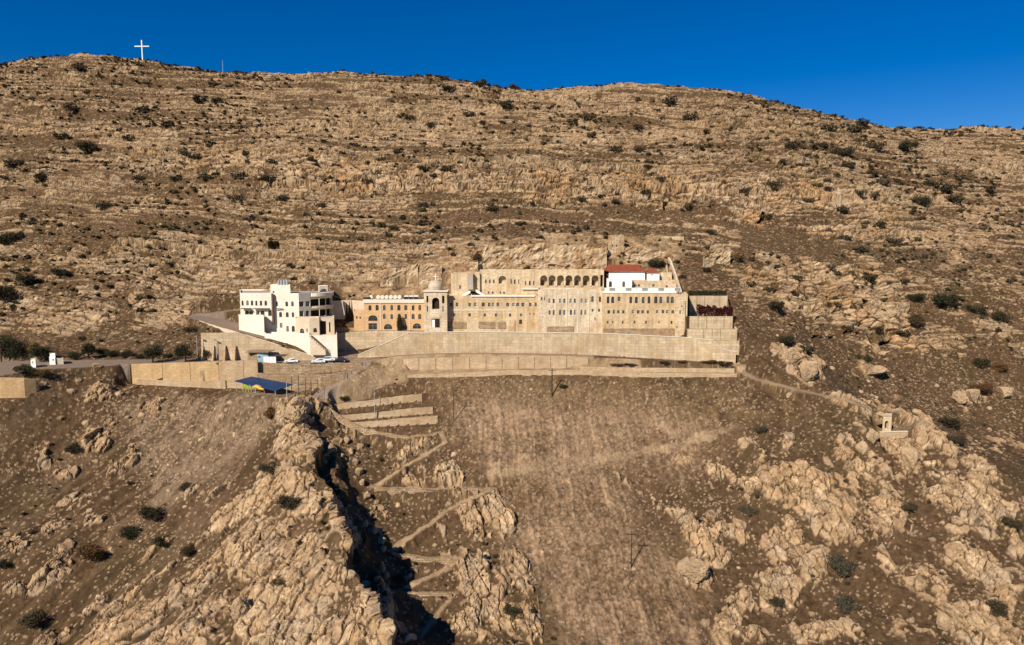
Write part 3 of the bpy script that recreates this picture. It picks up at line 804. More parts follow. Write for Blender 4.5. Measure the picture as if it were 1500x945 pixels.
# ------------------------------------------------------------------ building helpers
def wall_material(name, colr, joint=None, bw=1.2, bh=0.45, var=0.16, stain=0.25, stain_col=None, rough=0.9, mortar=0.02, bump=0.25):
    """masonry or render: faint courses, patchy weathering"""
    m, t, b = principled(name, rough, 0.15)
    tc = N(t, 'ShaderNodeTexCoord')
    sep = N(t, 'ShaderNodeSeparateXYZ')
    t.links.new(tc.outputs['Object'], sep.inputs[0])
    ad = N(t, 'ShaderNodeMath', operation='ADD'); mu = N(t, 'ShaderNodeMath', operation='MULTIPLY')
    mu.inputs[1].default_value = 0.83
    t.links.new(sep.outputs['Y'], mu.inputs[0]); t.links.new(sep.outputs['X'], ad.inputs[0]); t.links.new(mu.outputs[0], ad.inputs[1])
    cb = N(t, 'ShaderNodeCombineXYZ')
    t.links.new(ad.outputs[0], cb.inputs[0]); t.links.new(sep.outputs['Z'], cb.inputs[1])
    br = N(t, 'ShaderNodeTexBrick')
    c = np.array(colr); j = np.array(joint) if joint is not None else c * 0.72
    br.inputs['Color1'].default_value = (*(c * (1 + var)), 1); br.inputs['Color2'].default_value = (*(c * (1 - var)), 1); br.inputs['Mortar'].default_value = (*j, 1)
    br.inputs['Scale'].default_value = 1.0; br.inputs['Mortar Size'].default_value = mortar; br.inputs['Brick Width'].default_value = bw; br.inputs['Row Height'].default_value = bh
    br.inputs['Bias'].default_value = 0.0
    t.links.new(cb.outputs[0], br.inputs['Vector'])
    n1 = N(t, 'ShaderNodeTexNoise', Scale=0.22, Detail=6.0, Roughness=0.65)
    n2 = N(t, 'ShaderNodeTexNoise', Scale=2.3, Detail=4.0, Roughness=0.7)
    t.links.new(tc.outputs['Object'], n1.inputs['Vector']); t.links.new(tc.outputs['Object'], n2.inputs['Vector'])
    r1 = N(t, 'ShaderNodeMapRange'); r1.inputs[1].default_value = 0.45; r1.inputs[2].default_value = 0.75; r1.inputs[3].default_value = 0; r1.inputs[4].default_value = stain * 2
    t.links.new(n1.outputs['Fac'], r1.inputs[0])
    mx = N(t, 'ShaderNodeMix', data_type='RGBA')
    sc = np.array(stain_col) if stain_col is not None else c * np.array((0.72, 0.62, 0.5))
    mx.inputs[7].default_value = (*sc, 1)
    t.links.new(r1.outputs[0], mx.inputs['Factor']); t.links.new(br.outputs['Color'], mx.inputs[6])
    r2 = N(t, 'ShaderNodeMapRange'); r2.inputs[1].default_value = 0.3; r2.inputs[2].default_value = 0.7; r2.inputs[3].default_value = 0.84; r2.inputs[4].default_value = 1.12
    t.links.new(n2.outputs['Fac'], r2.inputs[0])
    mp = N(t, 'ShaderNodeMapping'); mp.inputs['Scale'].default_value = (0.9, 0.9, 0.10)
    n3 = N(t, 'ShaderNodeTexNoise', Scale=1.0, Detail=5.0, Roughness=0.6)
    t.links.new(tc.outputs['Object'], mp.inputs['Vector']); t.links.new(mp.outputs[0], n3.inputs['Vector'])
    r3 = N(t, 'ShaderNodeMapRange'); r3.inputs[1].default_value = 0.35; r3.inputs[2].default_value = 0.7; r3.inputs[3].default_value = 1.06; r3.inputs[4].default_value = 1.06 - 0.55 * stain
    t.links.new(n3.outputs['Fac'], r3.inputs[0])
    m3 = N(t, 'ShaderNodeMix', data_type='RGBA', blend_type='MULTIPLY'); m3.inputs['Factor'].default_value = 1
    t.links.new(mx.outputs[2], m3.inputs[6]); t.links.new(r3.outputs[0], m3.inputs[7])
    m2 = N(t, 'ShaderNodeMix', data_type='RGBA', blend_type='MULTIPLY'); m2.inputs['Factor'].default_value = 1
    t.links.new(m3.outputs[2], m2.inputs[6]); t.links.new(r2.outputs[0], m2.inputs[7])
    t.links.new(m2.outputs[2], b.inputs['Base Color'])
    bp = N(t, 'ShaderNodeBump', Strength=bump, Distance=0.08)
    t.links.new(n2.outputs['Fac'], bp.inputs['Height']); t.links.new(bp.outputs[0], b.inputs['Normal'])
    return m


def plain(name, colr, rough=0.6, spec=0.3, noise=0.12, scale=3.0, metal=0.0):
    m, t, b = principled(name, rough, spec)
    b.inputs['Metallic'].default_value = metal
    tc = N(t, 'ShaderNodeTexCoord')
    n = N(t, 'ShaderNodeTexNoise', Scale=scale, Detail=4.0)
    t.links.new(tc.outputs['Object'], n.inputs['Vector'])
    r = N(t, 'ShaderNodeMapRange'); r.inputs[1].default_value = 0.3; r.inputs[2].default_value = 0.7; r.inputs[3].default_value = 1 - noise; r.inputs[4].default_value = 1 + noise
    t.links.new(n.outputs['Fac'], r.inputs[0])
    mx = N(t, 'ShaderNodeMix', data_type='RGBA', blend_type='MULTIPLY'); mx.inputs['Factor'].default_value = 1
    mx.inputs[6].default_value = (*colr, 1)
    t.links.new(r.outputs[0], mx.inputs[7]); t.links.new(mx.outputs[2], b.inputs['Base Color'])
    return m


MAT = dict(
    cream=wall_material('cream_ashlar', (0.64, 0.50, 0.325), bw=0.9, bh=0.4, stain=0.6),
    pale=wall_material('pale_limestone', (0.68, 0.55, 0.385), bw=0.9, bh=0.4, stain=0.6),
    gold=wall_material('golden_limestone', (0.64, 0.475, 0.285), bw=0.8, bh=0.35, var=0.14, stain=0.6),
    orange=wall_material('orange_sandstone', (0.60, 0.385, 0.20), bw=0.7, bh=0.35, var=0.14, stain=0.2),
    white=wall_material('white_render', (0.74, 0.665, 0.55), bw=3.0, bh=1.6, var=0.03, stain=0.16, mortar=0.004),
    bright=wall_material('whitewash', (0.80, 0.76, 0.69), bw=4.0, bh=2.0, var=0.02, stain=0.08, mortar=0.0),
    beige=wall_material('beige_render', (0.62, 0.50, 0.36), bw=2.0, bh=1.0, var=0.04, stain=0.2, mortar=0.0),
    rubble=wall_material('rubble_masonry', (0.43, 0.31, 0.19), bw=0.9, bh=0.5, var=0.3, stain=0.5, mortar=0.06, joint=(0.17, 0.11, 0.06)),
    ruin=wall_material('ruined_masonry', (0.54, 0.40, 0.245), bw=0.8, bh=0.4, var=0.3, stain=0.8, mortar=0.04, stain_col=(0.33, 0.18, 0.08)),
    retain=wall_material('retaining_blocks', (0.56, 0.43, 0.275), bw=2.2, bh=1.0, var=0.12, stain=0.5, mortar=0.05),
    tan=wall_material('tan_blockwork', (0.50, 0.355, 0.21), bw=1.0, bh=0.4, var=0.14, stain=0.35),
    ochre=wall_material('ochre_blockwork', (0.55, 0.37, 0.19), bw=1.0, bh=0.4, var=0.14, stain=0.3),
    sandy=wall_material('sandy_blockwork', (0.50, 0.365, 0.225), bw=1.2, bh=0.4, var=0.14, stain=0.4),
    joint=plain('dark_joint_mortar', (0.20, 0.14, 0.09), 0.9, 0.1),  # dark mortar colour of the thin wall joints
    glass=plain('window_glass', (0.03, 0.032, 0.036), 0.12, 0.5, 0.3),
    void=plain('painted_interior_shade', (0.03, 0.023, 0.018), 0.9, 0.1),  # painted dark, standing in for shade inside openings and recesses
    frame=plain('grey_frame', (0.28, 0.26, 0.25), 0.5), frame2=plain('white_frame', (0.62, 0.6, 0.56), 0.5), frame3=plain('brown_frame', (0.13, 0.08, 0.05), 0.6),
    red=wall_material('red_roof_tiles', (0.27, 0.068, 0.035), bw=0.35, bh=0.35, var=0.18, stain=0.2, mortar=0.03),
    blue=plain('blue_sheet_roof', (0.010, 0.038, 0.105), 0.5, 0.4, 0.15),
    bluepaint=plain('bright_blue_paint', (0.02, 0.23, 0.42), 0.4, 0.4, 0.1),
    paleblue=plain('pale_blue_paint', (0.30, 0.44, 0.50), 0.6, 0.3, 0.1),
    dark=plain('dark_metal', (0.035, 0.03, 0.028), 0.6, 0.3, 0.2), wood=plain('weathered_pole_wood', (0.05, 0.035, 0.025), 0.9, 0.1, 0.3),
    steel=plain('galvanised_steel', (0.42, 0.41, 0.40), 0.45, 0.4, 0.1), tank=plain('grey_tank', (0.30, 0.32, 0.33), 0.5, 0.3, 0.1),
    creamtank=plain('cream_plastic', (0.70, 0.64, 0.50), 0.5, 0.3, 0.08),
    whitep=plain('white_paint', (0.80, 0.78, 0.74), 0.5, 0.3, 0.06), carwhite=plain('white_car_paint', (0.72, 0.72, 0.70), 0.25, 0.5, 0.03), cardark=plain('dark_car_paint', (0.02, 0.022, 0.026), 0.25, 0.5, 0.05),
    tyre=plain('tyre_rubber', (0.02, 0.02, 0.02), 0.9, 0.1), yellow=plain('yellow_plastic', (0.62, 0.36, 0.03), 0.4, 0.4, 0.06), green=plain('lime_plastic', (0.35, 0.42, 0.05), 0.4, 0.4, 0.06),
    concrete=wall_material('concrete', (0.40, 0.34, 0.27), bw=3, bh=3, var=0.03, mortar=0.0), slab=plain('pale_coping', (0.68, 0.60, 0.47), 0.8, 0.2, 0.1),
    rustred=plain('faded_red_paint', (0.32, 0.07, 0.045), 0.7, 0.2, 0.2), brown=wall_material('brown_block', (0.30, 0.20, 0.12), bw=0.5, bh=0.25),
    lead=plain('dome_plaster', (0.50, 0.41, 0.29), 0.8, 0.2, 0.15, 1.0),
)


class MB:
    def __init__(self):
        self.v = []; self.f = []; self.m = []

    def add(self, pts, faces, mi=0):
        o = len(self.v)
        self.v += [tuple(map(float, p)) for p in pts]
        for f in faces:
            self.f.append([o + i for i in f]); self.m.append(mi)
        return self

    def quad(self, a, b, c, d, mi=0):
        return self.add((a, b, c, d), ((0, 1, 2, 3),), mi)

    def prism(self, poly, z0, z1, mi=0, top=True, bottom=True):
        n = len(poly)
        zb = z0 if hasattr(z0, '__len__') else [z0] * n
        zt = z1 if hasattr(z1, '__len__') else [z1] * n
        pts = [(p[0], p[1], zb[i]) for i, p in enumerate(poly)] + [(p[0], p[1], zt[i]) for i, p in enumerate(poly)]
        fs = [(i, (i + 1) % n, n + (i + 1) % n, n + i) for i in range(n)]
        if top: fs.append(tuple(range(n, 2 * n)))
        if bottom: fs.append(tuple(range(n - 1, -1, -1)))
        return self.add(pts, fs, mi)

    def box(self, x0, x1, y0, y1, z0, z1, mi=0):
        return self.prism([(x0, y0), (x1, y0), (x1, y1), (x0, y1)], z0, z1, mi)

    def tube(self, pts, r, n=6, mi=0, cap=True):
        pts = [Vector(p) for p in pts]
        rr = r if hasattr(r, '__len__') else [r] * len(pts)
        o = len(self.v)
        for i, p in enumerate(pts):
            t = (pts[min(i + 1, len(pts) - 1)] - pts[max(i - 1, 0)]).normalized()
            a = t.cross(Vector((0, 0, 1)) if abs(t.z) < 0.9 else Vector((1, 0, 0))).normalized(); b = t.cross(a)
            for k in range(n):
                q = p + (a * math.cos(2 * math.pi * k / n) + b * math.sin(2 * math.pi * k / n)) * rr[i]
                self.v.append(tuple(q))
        for i in range(len(pts) - 1):
            for k in range(n):
                self.f.append([o + i * n + k, o + i * n + (k + 1) % n, o + (i + 1) * n + (k + 1) % n, o + (i + 1) * n + k]); self.m.append(mi)
        if cap:
            self.f.append([o + k for k in range(n)][::-1]); self.m.append(mi)
            self.f.append([o + (len(pts) - 1) * n + k for k in range(n)]); self.m.append(mi)
        return self

    def lathe(self, c, prof, n=20, mi=0):
        """prof: (radius, height) pairs from the base up"""
        o = len(self.v)
        for r, z in prof:
            for k in range(n):
                self.v.append((c[0] + r * math.cos(2 * math.pi * k / n), c[1] + r * math.sin(2 * math.pi * k / n), c[2] + z))
        for i in range(len(prof) - 1):
            for k in range(n):
                self.f.append([o + i * n + k, o + i * n + (k + 1) % n, o + (i + 1) * n + (k + 1) % n, o + (i + 1) * n + k]); self.m.append(mi)
        self.f.append([o + (len(prof) - 1) * n + k for k in range(n)]); self.m.append(mi)
        return self

    def build(self, name, mats, parent=None, origin=None):
        """one mesh object; vertices are kept relative to the thing's base"""
        if not isinstance(mats, (list, tuple)): mats = [mats]
        if parent is not None:
            org = root_loc(parent) if origin is None else Vector(origin)
        else:
            org = Vector(origin) if origin is not None else Vector((0, 0, 0))
        me = bpy.data.meshes.new(name)
        me.from_pydata([(x - org[0], y - org[1], z - org[2]) for x, y, z in self.v], [], self.f)
        for mt in mats: me.materials.append(mt)
        me.polygons.foreach_set('material_index', self.m)
        me.update()
        o = bpy.data.objects.new(name, me)
        COL.objects.link(o)
        if parent is not None: o.parent = parent
        else: o.location = org
        return o


def root_loc(o):
    v = Vector(o.location)
    while o.parent is not None:
        o = o.parent; v += Vector(o.location)
    return v


def thing(name, label, cat, loc, group=None):
    o = bpy.data.objects.new(name, None)
    o.location = tuple(map(float, loc)); o.empty_display_size = 1
    COL.objects.link(o)
    return tag(o, label, cat, group)


def tag(o, label, cat, group=None):
    o['label'] = label; o['category'] = cat; o['kind'] = 'thing'
    if group: o['group'] = group
    return o


# ---- walls with real openings
def arch_pts(w, h, arch, n=7):
    """outline of an opening (s, z) from its foot at (0,0); counter-clockwise"""
    if not arch:
        return [(-w / 2, 0), (w / 2, 0), (w / 2, h), (-w / 2, h)]
    rise = min(w / 2 * arch, h * 0.6)
    pts = [(-w / 2, 0), (w / 2, 0)]
    for k in range(n + 1):
        a = math.pi * k / n
        pts.append((w / 2 * math.cos(a), h - rise + rise * math.sin(a)))
    return pts


def wall_face(mb, a, b, z0, z1, ops, mi=0, mvoid=1):
    """front of a wall from plan point a to b (outside on the right of travel) with openings cut through; ops: dicts s, zb, w, h, arch, depth, back"""
    a = np.array(a[:2], float); b = np.array(b[:2], float)
    L = np.hypot(*(b - a)); e = (b - a) / L; nrm = np.array((e[1], -e[0]))

    def pt(s, z, dep=0.0):
        q = a + e * s - nrm * dep
        return (q[0], q[1], z)
    Sx = sorted({0.0, L} | {round(o['s'] - o['w'] / 2, 4) for o in ops} | {round(o['s'] + o['w'] / 2, 4) for o in ops})
    Zx = sorted({z0, z1} | {round(o['zb'], 4) for o in ops} | {round(o['zb'] + o['h'], 4) for o in ops})
    Sx = [s for s in Sx if -1e-6 <= s <= L + 1e-6]; Zx = [z for z in Zx if z0 - 1e-6 <= z <= z1 + 1e-6]
    for i in range(len(Sx) - 1):
        sm = (Sx[i] + Sx[i + 1]) / 2
        zz = None
        for k in range(len(Zx) - 1):
            zm = (Zx[k] + Zx[k + 1]) / 2
            hole = any(abs(sm - o['s']) < o['w'] / 2 and o['zb'] < zm < o['zb'] + o['h'] for o in ops)
            if not hole:
                mb.quad(pt(Sx[i], Zx[k]), pt(Sx[i + 1], Zx[k]), pt(Sx[i + 1], Zx[k + 1]), pt(Sx[i], Zx[k + 1]), mi)
    for o in ops:
        out = [(o['s'] + s, o['zb'] + z) for s, z in arch_pts(o['w'], o['h'], o['arch'])]
        dep = o['depth']
        n = len(out)
        for k in range(n):
            p, q = out[k], out[(k + 1) % n]
            mb.quad(pt(*p), pt(*p, dep), pt(*q, dep), pt(*q), mi)
        if o['arch']:
            arc = out[2:]; s0, s1, zt = o['s'] - o['w'] / 2, o['s'] + o['w'] / 2, o['zb'] + o['h']
            mid = len(arc) // 2
            for k in range(len(arc) - 1):
                cn = (s1, zt) if k < mid else (s0, zt)
                mb.add((pt(*cn), pt(*arc[k + 1]), pt(*arc[k])), ((0, 1, 2),), mi)
            mb.add((pt(s1, zt), pt(s0, zt), pt(*arc[mid])), ((0, 1, 2),), mi)
        if o.get('back', True):
            mb.add([pt(*p, dep) for p in out], [tuple(range(n))], mvoid if o.get('void') else mi)


WIN = {}


def window_meshes(wd, ht, arch, style):
    key = (round(wd, 1), round(ht, 1), arch, style)
    if key in WIN:
        return WIN[key]
    out = arch_pts(wd, ht, arch)
    fr = {'g': 'frame', 'w': 'frame2', 'b': 'frame3'}[style]
    t = min(0.09, wd * 0.12)
    cz = ht / 2
    inn = [(s * (1 - 2 * t / wd), cz + (z - cz) * (1 - 2 * t / ht)) for s, z in out]
    n = len(out)
    fm = MB()
    for k in range(n):
        p, q, q2, p2 = out[k], out[(k + 1) % n], inn[(k + 1) % n], inn[k]
        fm.quad((p[0], 0, p[1]), (q[0], 0, q[1]), (q2[0], 0, q2[1]), (p2[0], 0, p2[1]))
        fm.quad((p2[0], 0, p2[1]), (q2[0], 0, q2[1]), (q2[0], .05, q2[1]), (p2[0], .05, p2[1]))
    fm.box(-t * .4, t * .4, -.006, .03, t, ht - t - 0.02)
    if ht > 1.2:
        fm.box(-wd / 2 + t, wd / 2 - t, -.003, .027, ht * .58, ht * .58 + t * .7)
    pm = MB().add([(s, 0.045, z) for s, z in inn], [tuple(range(n))])
    a = fm.build('window', MAT[fr]); b = pm.build('pane', MAT['glass'])
    WIN[key] = (a.data, b.data)
    bpy.data.objects.remove(a); bpy.data.objects.remove(b)
    return WIN[key]


def add_window(parent, pos, ang, wd, ht, arch, style, name='window'):
    fm, pm = window_meshes(wd, ht, arch, style)
    o = bpy.data.objects.new(name, fm); COL.objects.link(o)
    o.parent = parent
    o.location = Vector(pos) - root_loc(parent); o.rotation_euler = (0, 0, ang)
    p = bpy.data.objects.new('pane', pm); COL.objects.link(p); p.parent = o
    return o


def op_px(a, b, Ya, Yb, u, vt, vb, wpx, arch=0, **kw):
    """an opening given where the photograph shows it, on the wall from a to b"""
    vm = (vt + vb) / 2
    dx, dy, dz = ray(u, vm)
    k = dx / dy
    # a + e s meets x = k y
    e = np.array(b[:2]) - np.array(a[:2]); L = np.hypot(*e); e = e / L
    s = (k * a[1] - a[0]) / (e[0] - k * e[1])
    y = a[1] + e[1] * s
    dep = y * CP + 20 * SP
    zt = P(u, vt, y)[2]; zb = P(u, vb, y)[2]
    return dict(s=s, zb=zb, w=max(wpx * y / 1000 / max(abs(e[0]), 0.35), 0.3), h=zt - zb, arch=arch, y=y, **kw)


def building(root, part, poly, vtop, vbot, mat, opens=None, parapet=0.5, sink=3.0, style='g', z1=None, z0=None, win_depth=0.28, roofmat=None, vref=450, cornice=0.0):
    """poly: [(u, Y) ...] counter-clockwise from the front left; opens: {edge: [(kind, u, vt, vb, wpx, arch), ...]}"""
    opens = opens or {}
    pts = [P(u, vref, Y)[:2] for u, Y in poly]
    if z1 is None: z1 = P(poly[0][0], vtop, poly[0][1])[2]
    if z0 is None: z0 = P(poly[0][0], vbot, poly[0][1])[2] - sink
    mb = MB()
    n = len(pts)
    wins = []
    for i in range(n):
        a, b = pts[i], pts[(i + 1) % n]
        ops = []
        for kind, u, vt, vb, wpx, arch in opens.get(i, []):
            if kind == 'win':
                u += random.uniform(-.35, .35); vt += random.uniform(-.35, .35); vb += random.uniform(-.2, .2); wpx *= random.uniform(.88, 1.14)
            o = op_px(a, b, poly[i][1], poly[(i + 1) % n][1], u, vt, vb, wpx, arch)
            o['depth'] = {'win': win_depth, 'door': 0.35, 'void': 1.2, 'deep': 2.4, 'niche': 1.6}[kind]
            o['void'] = kind in ('void', 'door')
            L = np.hypot(b[0] - a[0], b[1] - a[1])
            if o['s'] - o['w'] / 2 < 0.05 or o['s'] + o['w'] / 2 > L - 0.05 or o['zb'] < z0 or o['zb'] + o['h'] > z1 - 0.02:
                o['w'] = min(o['w'], 2 * max(0.15, min(o['s'], L - o['s']) - 0.06)); o['h'] = min(o['h'], z1 - 0.05 - o['zb'])
                if o['s'] < 0.2 or o['s'] > L - 0.2: continue
            ops.append(o)
            if kind == 'win':
                e = (np.array(b) - np.array(a)) / L
                nr = np.array((e[1], -e[0]))
                q = np.array(a) + e * o['s'] - nr * (win_depth - 0.08)
                wins.append(((q[0], q[1], o['zb']), math.atan2(e[1], e[0]), o['w'], o['h'], arch))
        wall_face(mb, a, b, z0, z1, ops)
    # flat roof behind a parapet
    c = np.mean(pts, 0)
    ext = np.ptp(np.array(pts), 0).min()
    k = 1 - 0.5 / max(ext, 2)
    inn = [c + (np.array(p) - c) * k for p in pts]
    for i in range(n):
        j = (i + 1) % n
        mb.quad((*pts[i], z1), (*pts[j], z1), (*inn[j], z1), (*inn[i], z1))
        mb.quad((*inn[i], z1), (*inn[j], z1), (*inn[j], z1 - parapet), (*inn[i], z1 - parapet))
    mb.add([(*p, z1 - parapet) for p in inn], [tuple(range(n))], 2)
    o = mb.build(part, [MAT[mat], MAT['void'], MAT[roofmat or 'beige']], root)
    if cornice:
        cb = MB()
        q = [c + (np.array(p) - c) * (1 + 0.3 / max(ext, 2)) for p in pts]
        cb.prism(q, z1 - cornice, z1 + 0.02)
        cb.f = cb.f[:-2] + [cb.f[-1]]; cb.m = cb.m[:-1]
        for i in range(n):
            j = (i + 1) % n
            cb.quad((*q[i], z1 + 0.02), (*q[j], z1 + 0.02), (*inn[j], z1 + 0.02), (*inn[i], z1 + 0.02))
        cb.build('cornice', MAT['slab'], root)
    for pos, ang, wd, ht, arch in wins:
        add_window(root, pos, ang, wd, ht, arch, random.choice((style, style, 'g', 'b', 'w')))
    return o, z0, z1


def W_(us, vt, vb, w, arch=1, kind='win'):
    return [(kind, u, vt, vb, w, arch) for u in us]


def at_base(u, v, Y):
    return P(u, v, Y)


# ------------------------------------------------------------------ monastery
def mona(name, label, u, v, Y, cat='building', group='buildings of the hillside monastery'):
    return thing(name, label, cat, P(u, v, Y), group)


# right wing
t = mona('monastery_wing', 'right golden stone monastery wing with rows of arched and square windows, below the red roofs', 940, 495, 234)
building(t, 'wall', [(882, 234), (992, 234), (992, 245), (882, 245)], 426.5, 498, 'gold', {0:
    W_([891, 897.5, 924.4, 932.2, 942.2, 950.4, 961, 968.4, 978.4, 985], 434.5, 444.5, 4.4) + W_([907], 435, 441, 4, 0)
    + W_([892, 899, 906, 913.5, 927, 935, 941.5, 949, 963, 971.5, 978, 986], 454.5, 459.5, 3.6, 0)
    + W_([890, 898, 912.5, 929.5, 946.5, 965.5, 983.5], 470, 474.5, 2.6, 0)}, 0.9, style='g')
mb = MB(); x0, x1 = P(883, 430, 233.6)[0], P(991, 430, 233.6)[0]
mb.box(x0, x1, 233.80, 233.997, P(900, 429.5, 234)[2], P(900, 426.3, 234)[2]); mb.build('coping', MAT['bright'], t)
mb = MB(); mb.box(P(884, 482, 233)[0], P(988, 482, 233)[0], 233.55, 233.996, P(900, 505, 234)[2], P(900, 481, 234)[2]); mb.build('plinth', MAT['rubble'], t)
t = mona('corner_tower', 'plain buttressed stone tower closing the right end of the monastery front', 998, 496, 232)
building(t, 'wall', [(989.5, 232.4), (1007, 232.4), (1005, 246), (989.5, 246)], 431, 499, 'cream', {0: W_([996.5], 455, 460, 2.2, 0) + W_([999], 447, 449.5, 1.6, 0) + W_([990.8 + 1], 478, 481, 1.6, 0)}, 0.4)
mb = MB(); mb.prism([P(1000, 450, 231.9)[:2], P(1004, 450, 231.9)[:2], P(1003.6, 450, 232.397)[:2], P(1000.2, 450, 232.397)[:2]], P(1002, 500, 232)[2], P(1002, 440, 232)[2]); mb.build('buttress', MAT['cream'], t)

# middle wing
t = mona('monastery_wing', 'middle pale stone monastery wing with paired slit windows, under the arcade', 835, 488, 236)
building(t, 'wall', [(788, 236), (882, 236), (882, 248), (788, 248)], 424, 489, 'pale', {0:
    W_([805, 811, 820.5, 826.5, 836, 842, 852, 858], 437.5, 444, 3) + W_([868, 879], 434, 442.5, 3.4) + W_([793.5, 798], 435, 440.5, 2.4)
    + W_([805, 811, 820.5, 826.5, 836, 842, 851.5, 857.5], 454, 461.5, 3) + W_([868.5, 878], 452.5, 457, 2.8, 0) + W_([872], 465, 470, 2.4, 0) + W_([795], 463.5, 465.5, 2, 0)}, 0.5)
mb = MB()
for a in (813.5, 830, 847, 863): mb.box(P(a, 450, 236)[0] - .12, P(a, 450, 236)[0] + .12, 235.8, 235.997, P(a, 487, 236)[2], P(a, 428, 236)[2])
mb.build('downpipe', MAT['slab'], t)
mb = MB(); mb.box(P(801, 482, 236)[0], P(840, 482, 236)[0], 235.6, 235.996, P(810, 490, 236)[2], P(810, 478, 236)[2]); mb.build('plinth', MAT['rubble'], t)

# left wing
t = mona('monastery_wing', 'left honey stone monastery wing with square windows beside the bell tower', 720, 486, 238)
building(t, 'wall', [(654.5, 238), (788.2, 238), (788.2, 251), (654.5, 251)], 433.5, 487, 'gold', {0:
    W_([661, 669.5, 688, 696, 708, 716.5, 722, 729.5, 744, 752.5, 758, 766, 777, 785], 443.5, 449, 3.8, 0)
    + W_([665.5, 688, 710, 727, 747.5, 764], 459, 464, 3.4, 0) + W_([776.5, 782.5], 459, 461.5, 1.8, 0) + W_([763], 468, 475, 4, 0)}, 0.5)
mb = MB()
mb.box(P(690, 433, 238)[0], P(783, 433, 238)[0], 237.6, 237.998, P(700, 434.5, 238)[2], P(700, 432.5, 238)[2]); mb.build('coping', MAT['bright'], t)
mb = MB()
mb.box(P(656, 470, 238)[0], P(754, 470, 238)[0], 237.66, 237.997, P(700, 489, 238)[2], P(700, 469, 238)[2]); mb.build('plinth', MAT['cream'], t)
mb = MB()
for a, b in ((656.5, 683), (701, 725), (729, 741)): mb.box(P(a, 478, 237.6)[0], P(b, 478, 237.6)[0], 237.45, 237.657, P(a, 481, 237.6)[2], P(a, 471.5, 237.6)[2])
mb.build('rubble_panel', MAT['rubble'], t)
mb = MB(); mb.box(P(656, 455, 238)[0], P(750, 455, 238)[0], 237.85, 237.998, P(700, 455, 238)[2], P(700, 453.8, 238)[2]); mb.build('string_course', MAT['slab'], t)

# bell tower gate
t = mona('bell_tower', 'pale stone bell tower gate with open arch, squat dome and small white cross', 638, 484, 235)
_, z0, z1 = building(t, 'wall', [(621, 235), (655, 235), (655, 242), (621, 242)], 427.5, 486, 'pale', {0:
    [('void', 638.2, 436, 453, 11, 1), ('door', 638.3, 467, 480, 12, 0), ('void', 626, 433, 443, 2.6, 1), ('void', 649.2, 433, 444.5, 3.4, 1), ('void', 626.2, 448, 456.5, 1.5, 0), ('void', 649, 448, 456.5, 1.5, 0)]}, 0.3)
mb = MB(); mb.box(P(619.8, 427, 235)[0], P(656.2, 427, 235)[0], 234.6, 242.4, z1 + .003, z1 + .45); mb.build('cornice', MAT['slab'], t)
c = P(638, 427, 238.5); c[2] = z1 + .45
mb = MB(); mb.lathe(c, [(2.3, 0), (2.45, .5), (2.55, 1.0), (2.5, 1.6), (2.25, 2.2), (1.7, 2.75), (1.0, 3.1), (.35, 3.3), (.12, 3.35)], 22); mb.build('dome', MAT['lead'], t)
mb = MB(); mb.box(c[0] - .12, c[0] + .12, c[1] - .12, c[1] + .12, c[2] + 3.3, c[2] + 5.6); mb.box(c[0] - .75, c[0] + .75, c[1] - .11, c[1] + .11, c[2] + 4.55, c[2] + 4.8); mb.build('cross', MAT['whitep'], t)
mb = MB(); x = P(638.3, 470, 235)[0]; mb.box(x - 1.45, x + 1.45, 234.8, 234.997, P(638, 465.5, 235)[2], P(638, 461.5, 235)[2]); mb.build('sign_slab', MAT['beige'], t)
mb = MB(); mb.box(x - 1.3, x - .35, 235.2, 235.26, P(638, 479.8, 235)[2], P(638, 468.5, 235)[2]); mb.build('door', MAT['whitep'], t)

# upper chapel block with turret
t = mona('chapel_block', 'tall plain pale chapel block with a small lattice turret, above the left wing', 682, 434, 250)
building(t, 'wall', [(661, 250), (703, 250), (703, 262), (661, 262)], 400, 436, 'cream', {0: W_([674], 418.5, 423.5, 3, 0) + [('void', 694.5, 427, 432.5, 14, 0)]}, 0.4)
mb = MB(); a = P(689, 400, 249)
for k, (w_, za, zb) in enumerate(((1.05, 424, 416), (1.15, 416, 415.2), (1.0, 415.2, 402), (1.2, 402, 400.8))):
    mb.box(a[0] - w_, a[0] + w_, 247.9 - .02 * k, 249.99, P(689, za, 249)[2], P(689, zb, 249)[2])
mb.build('turret', MAT['concrete'], t)
mb = MB()
for u0, v0, u1, v1 in ((672, 434.5, 689, 425.5), (712, 433, 697, 424)):
    p, q = P(u0, v0, 248.6), P(u1, v1, 248.6)
    mb.add([(p[0], 248.4, p[2] - .9), (q[0], 248.4, q[2] - .9), (q[0], 248.4, q[2]), (p[0], 248.4, p[2]), (p[0], 249.2, p[2] - .9), (q[0], 249.2, q[2] - .9), (q[0], 249.2, q[2]), (p[0], 249.2, p[2])],
           [(0, 1, 2, 3), (4, 7, 6, 5), (3, 2, 6, 7), (0, 4, 5, 1), (0, 3, 7, 4), (1, 5, 6, 2)])
mb.build('stair_parapet', MAT['bright'], t)

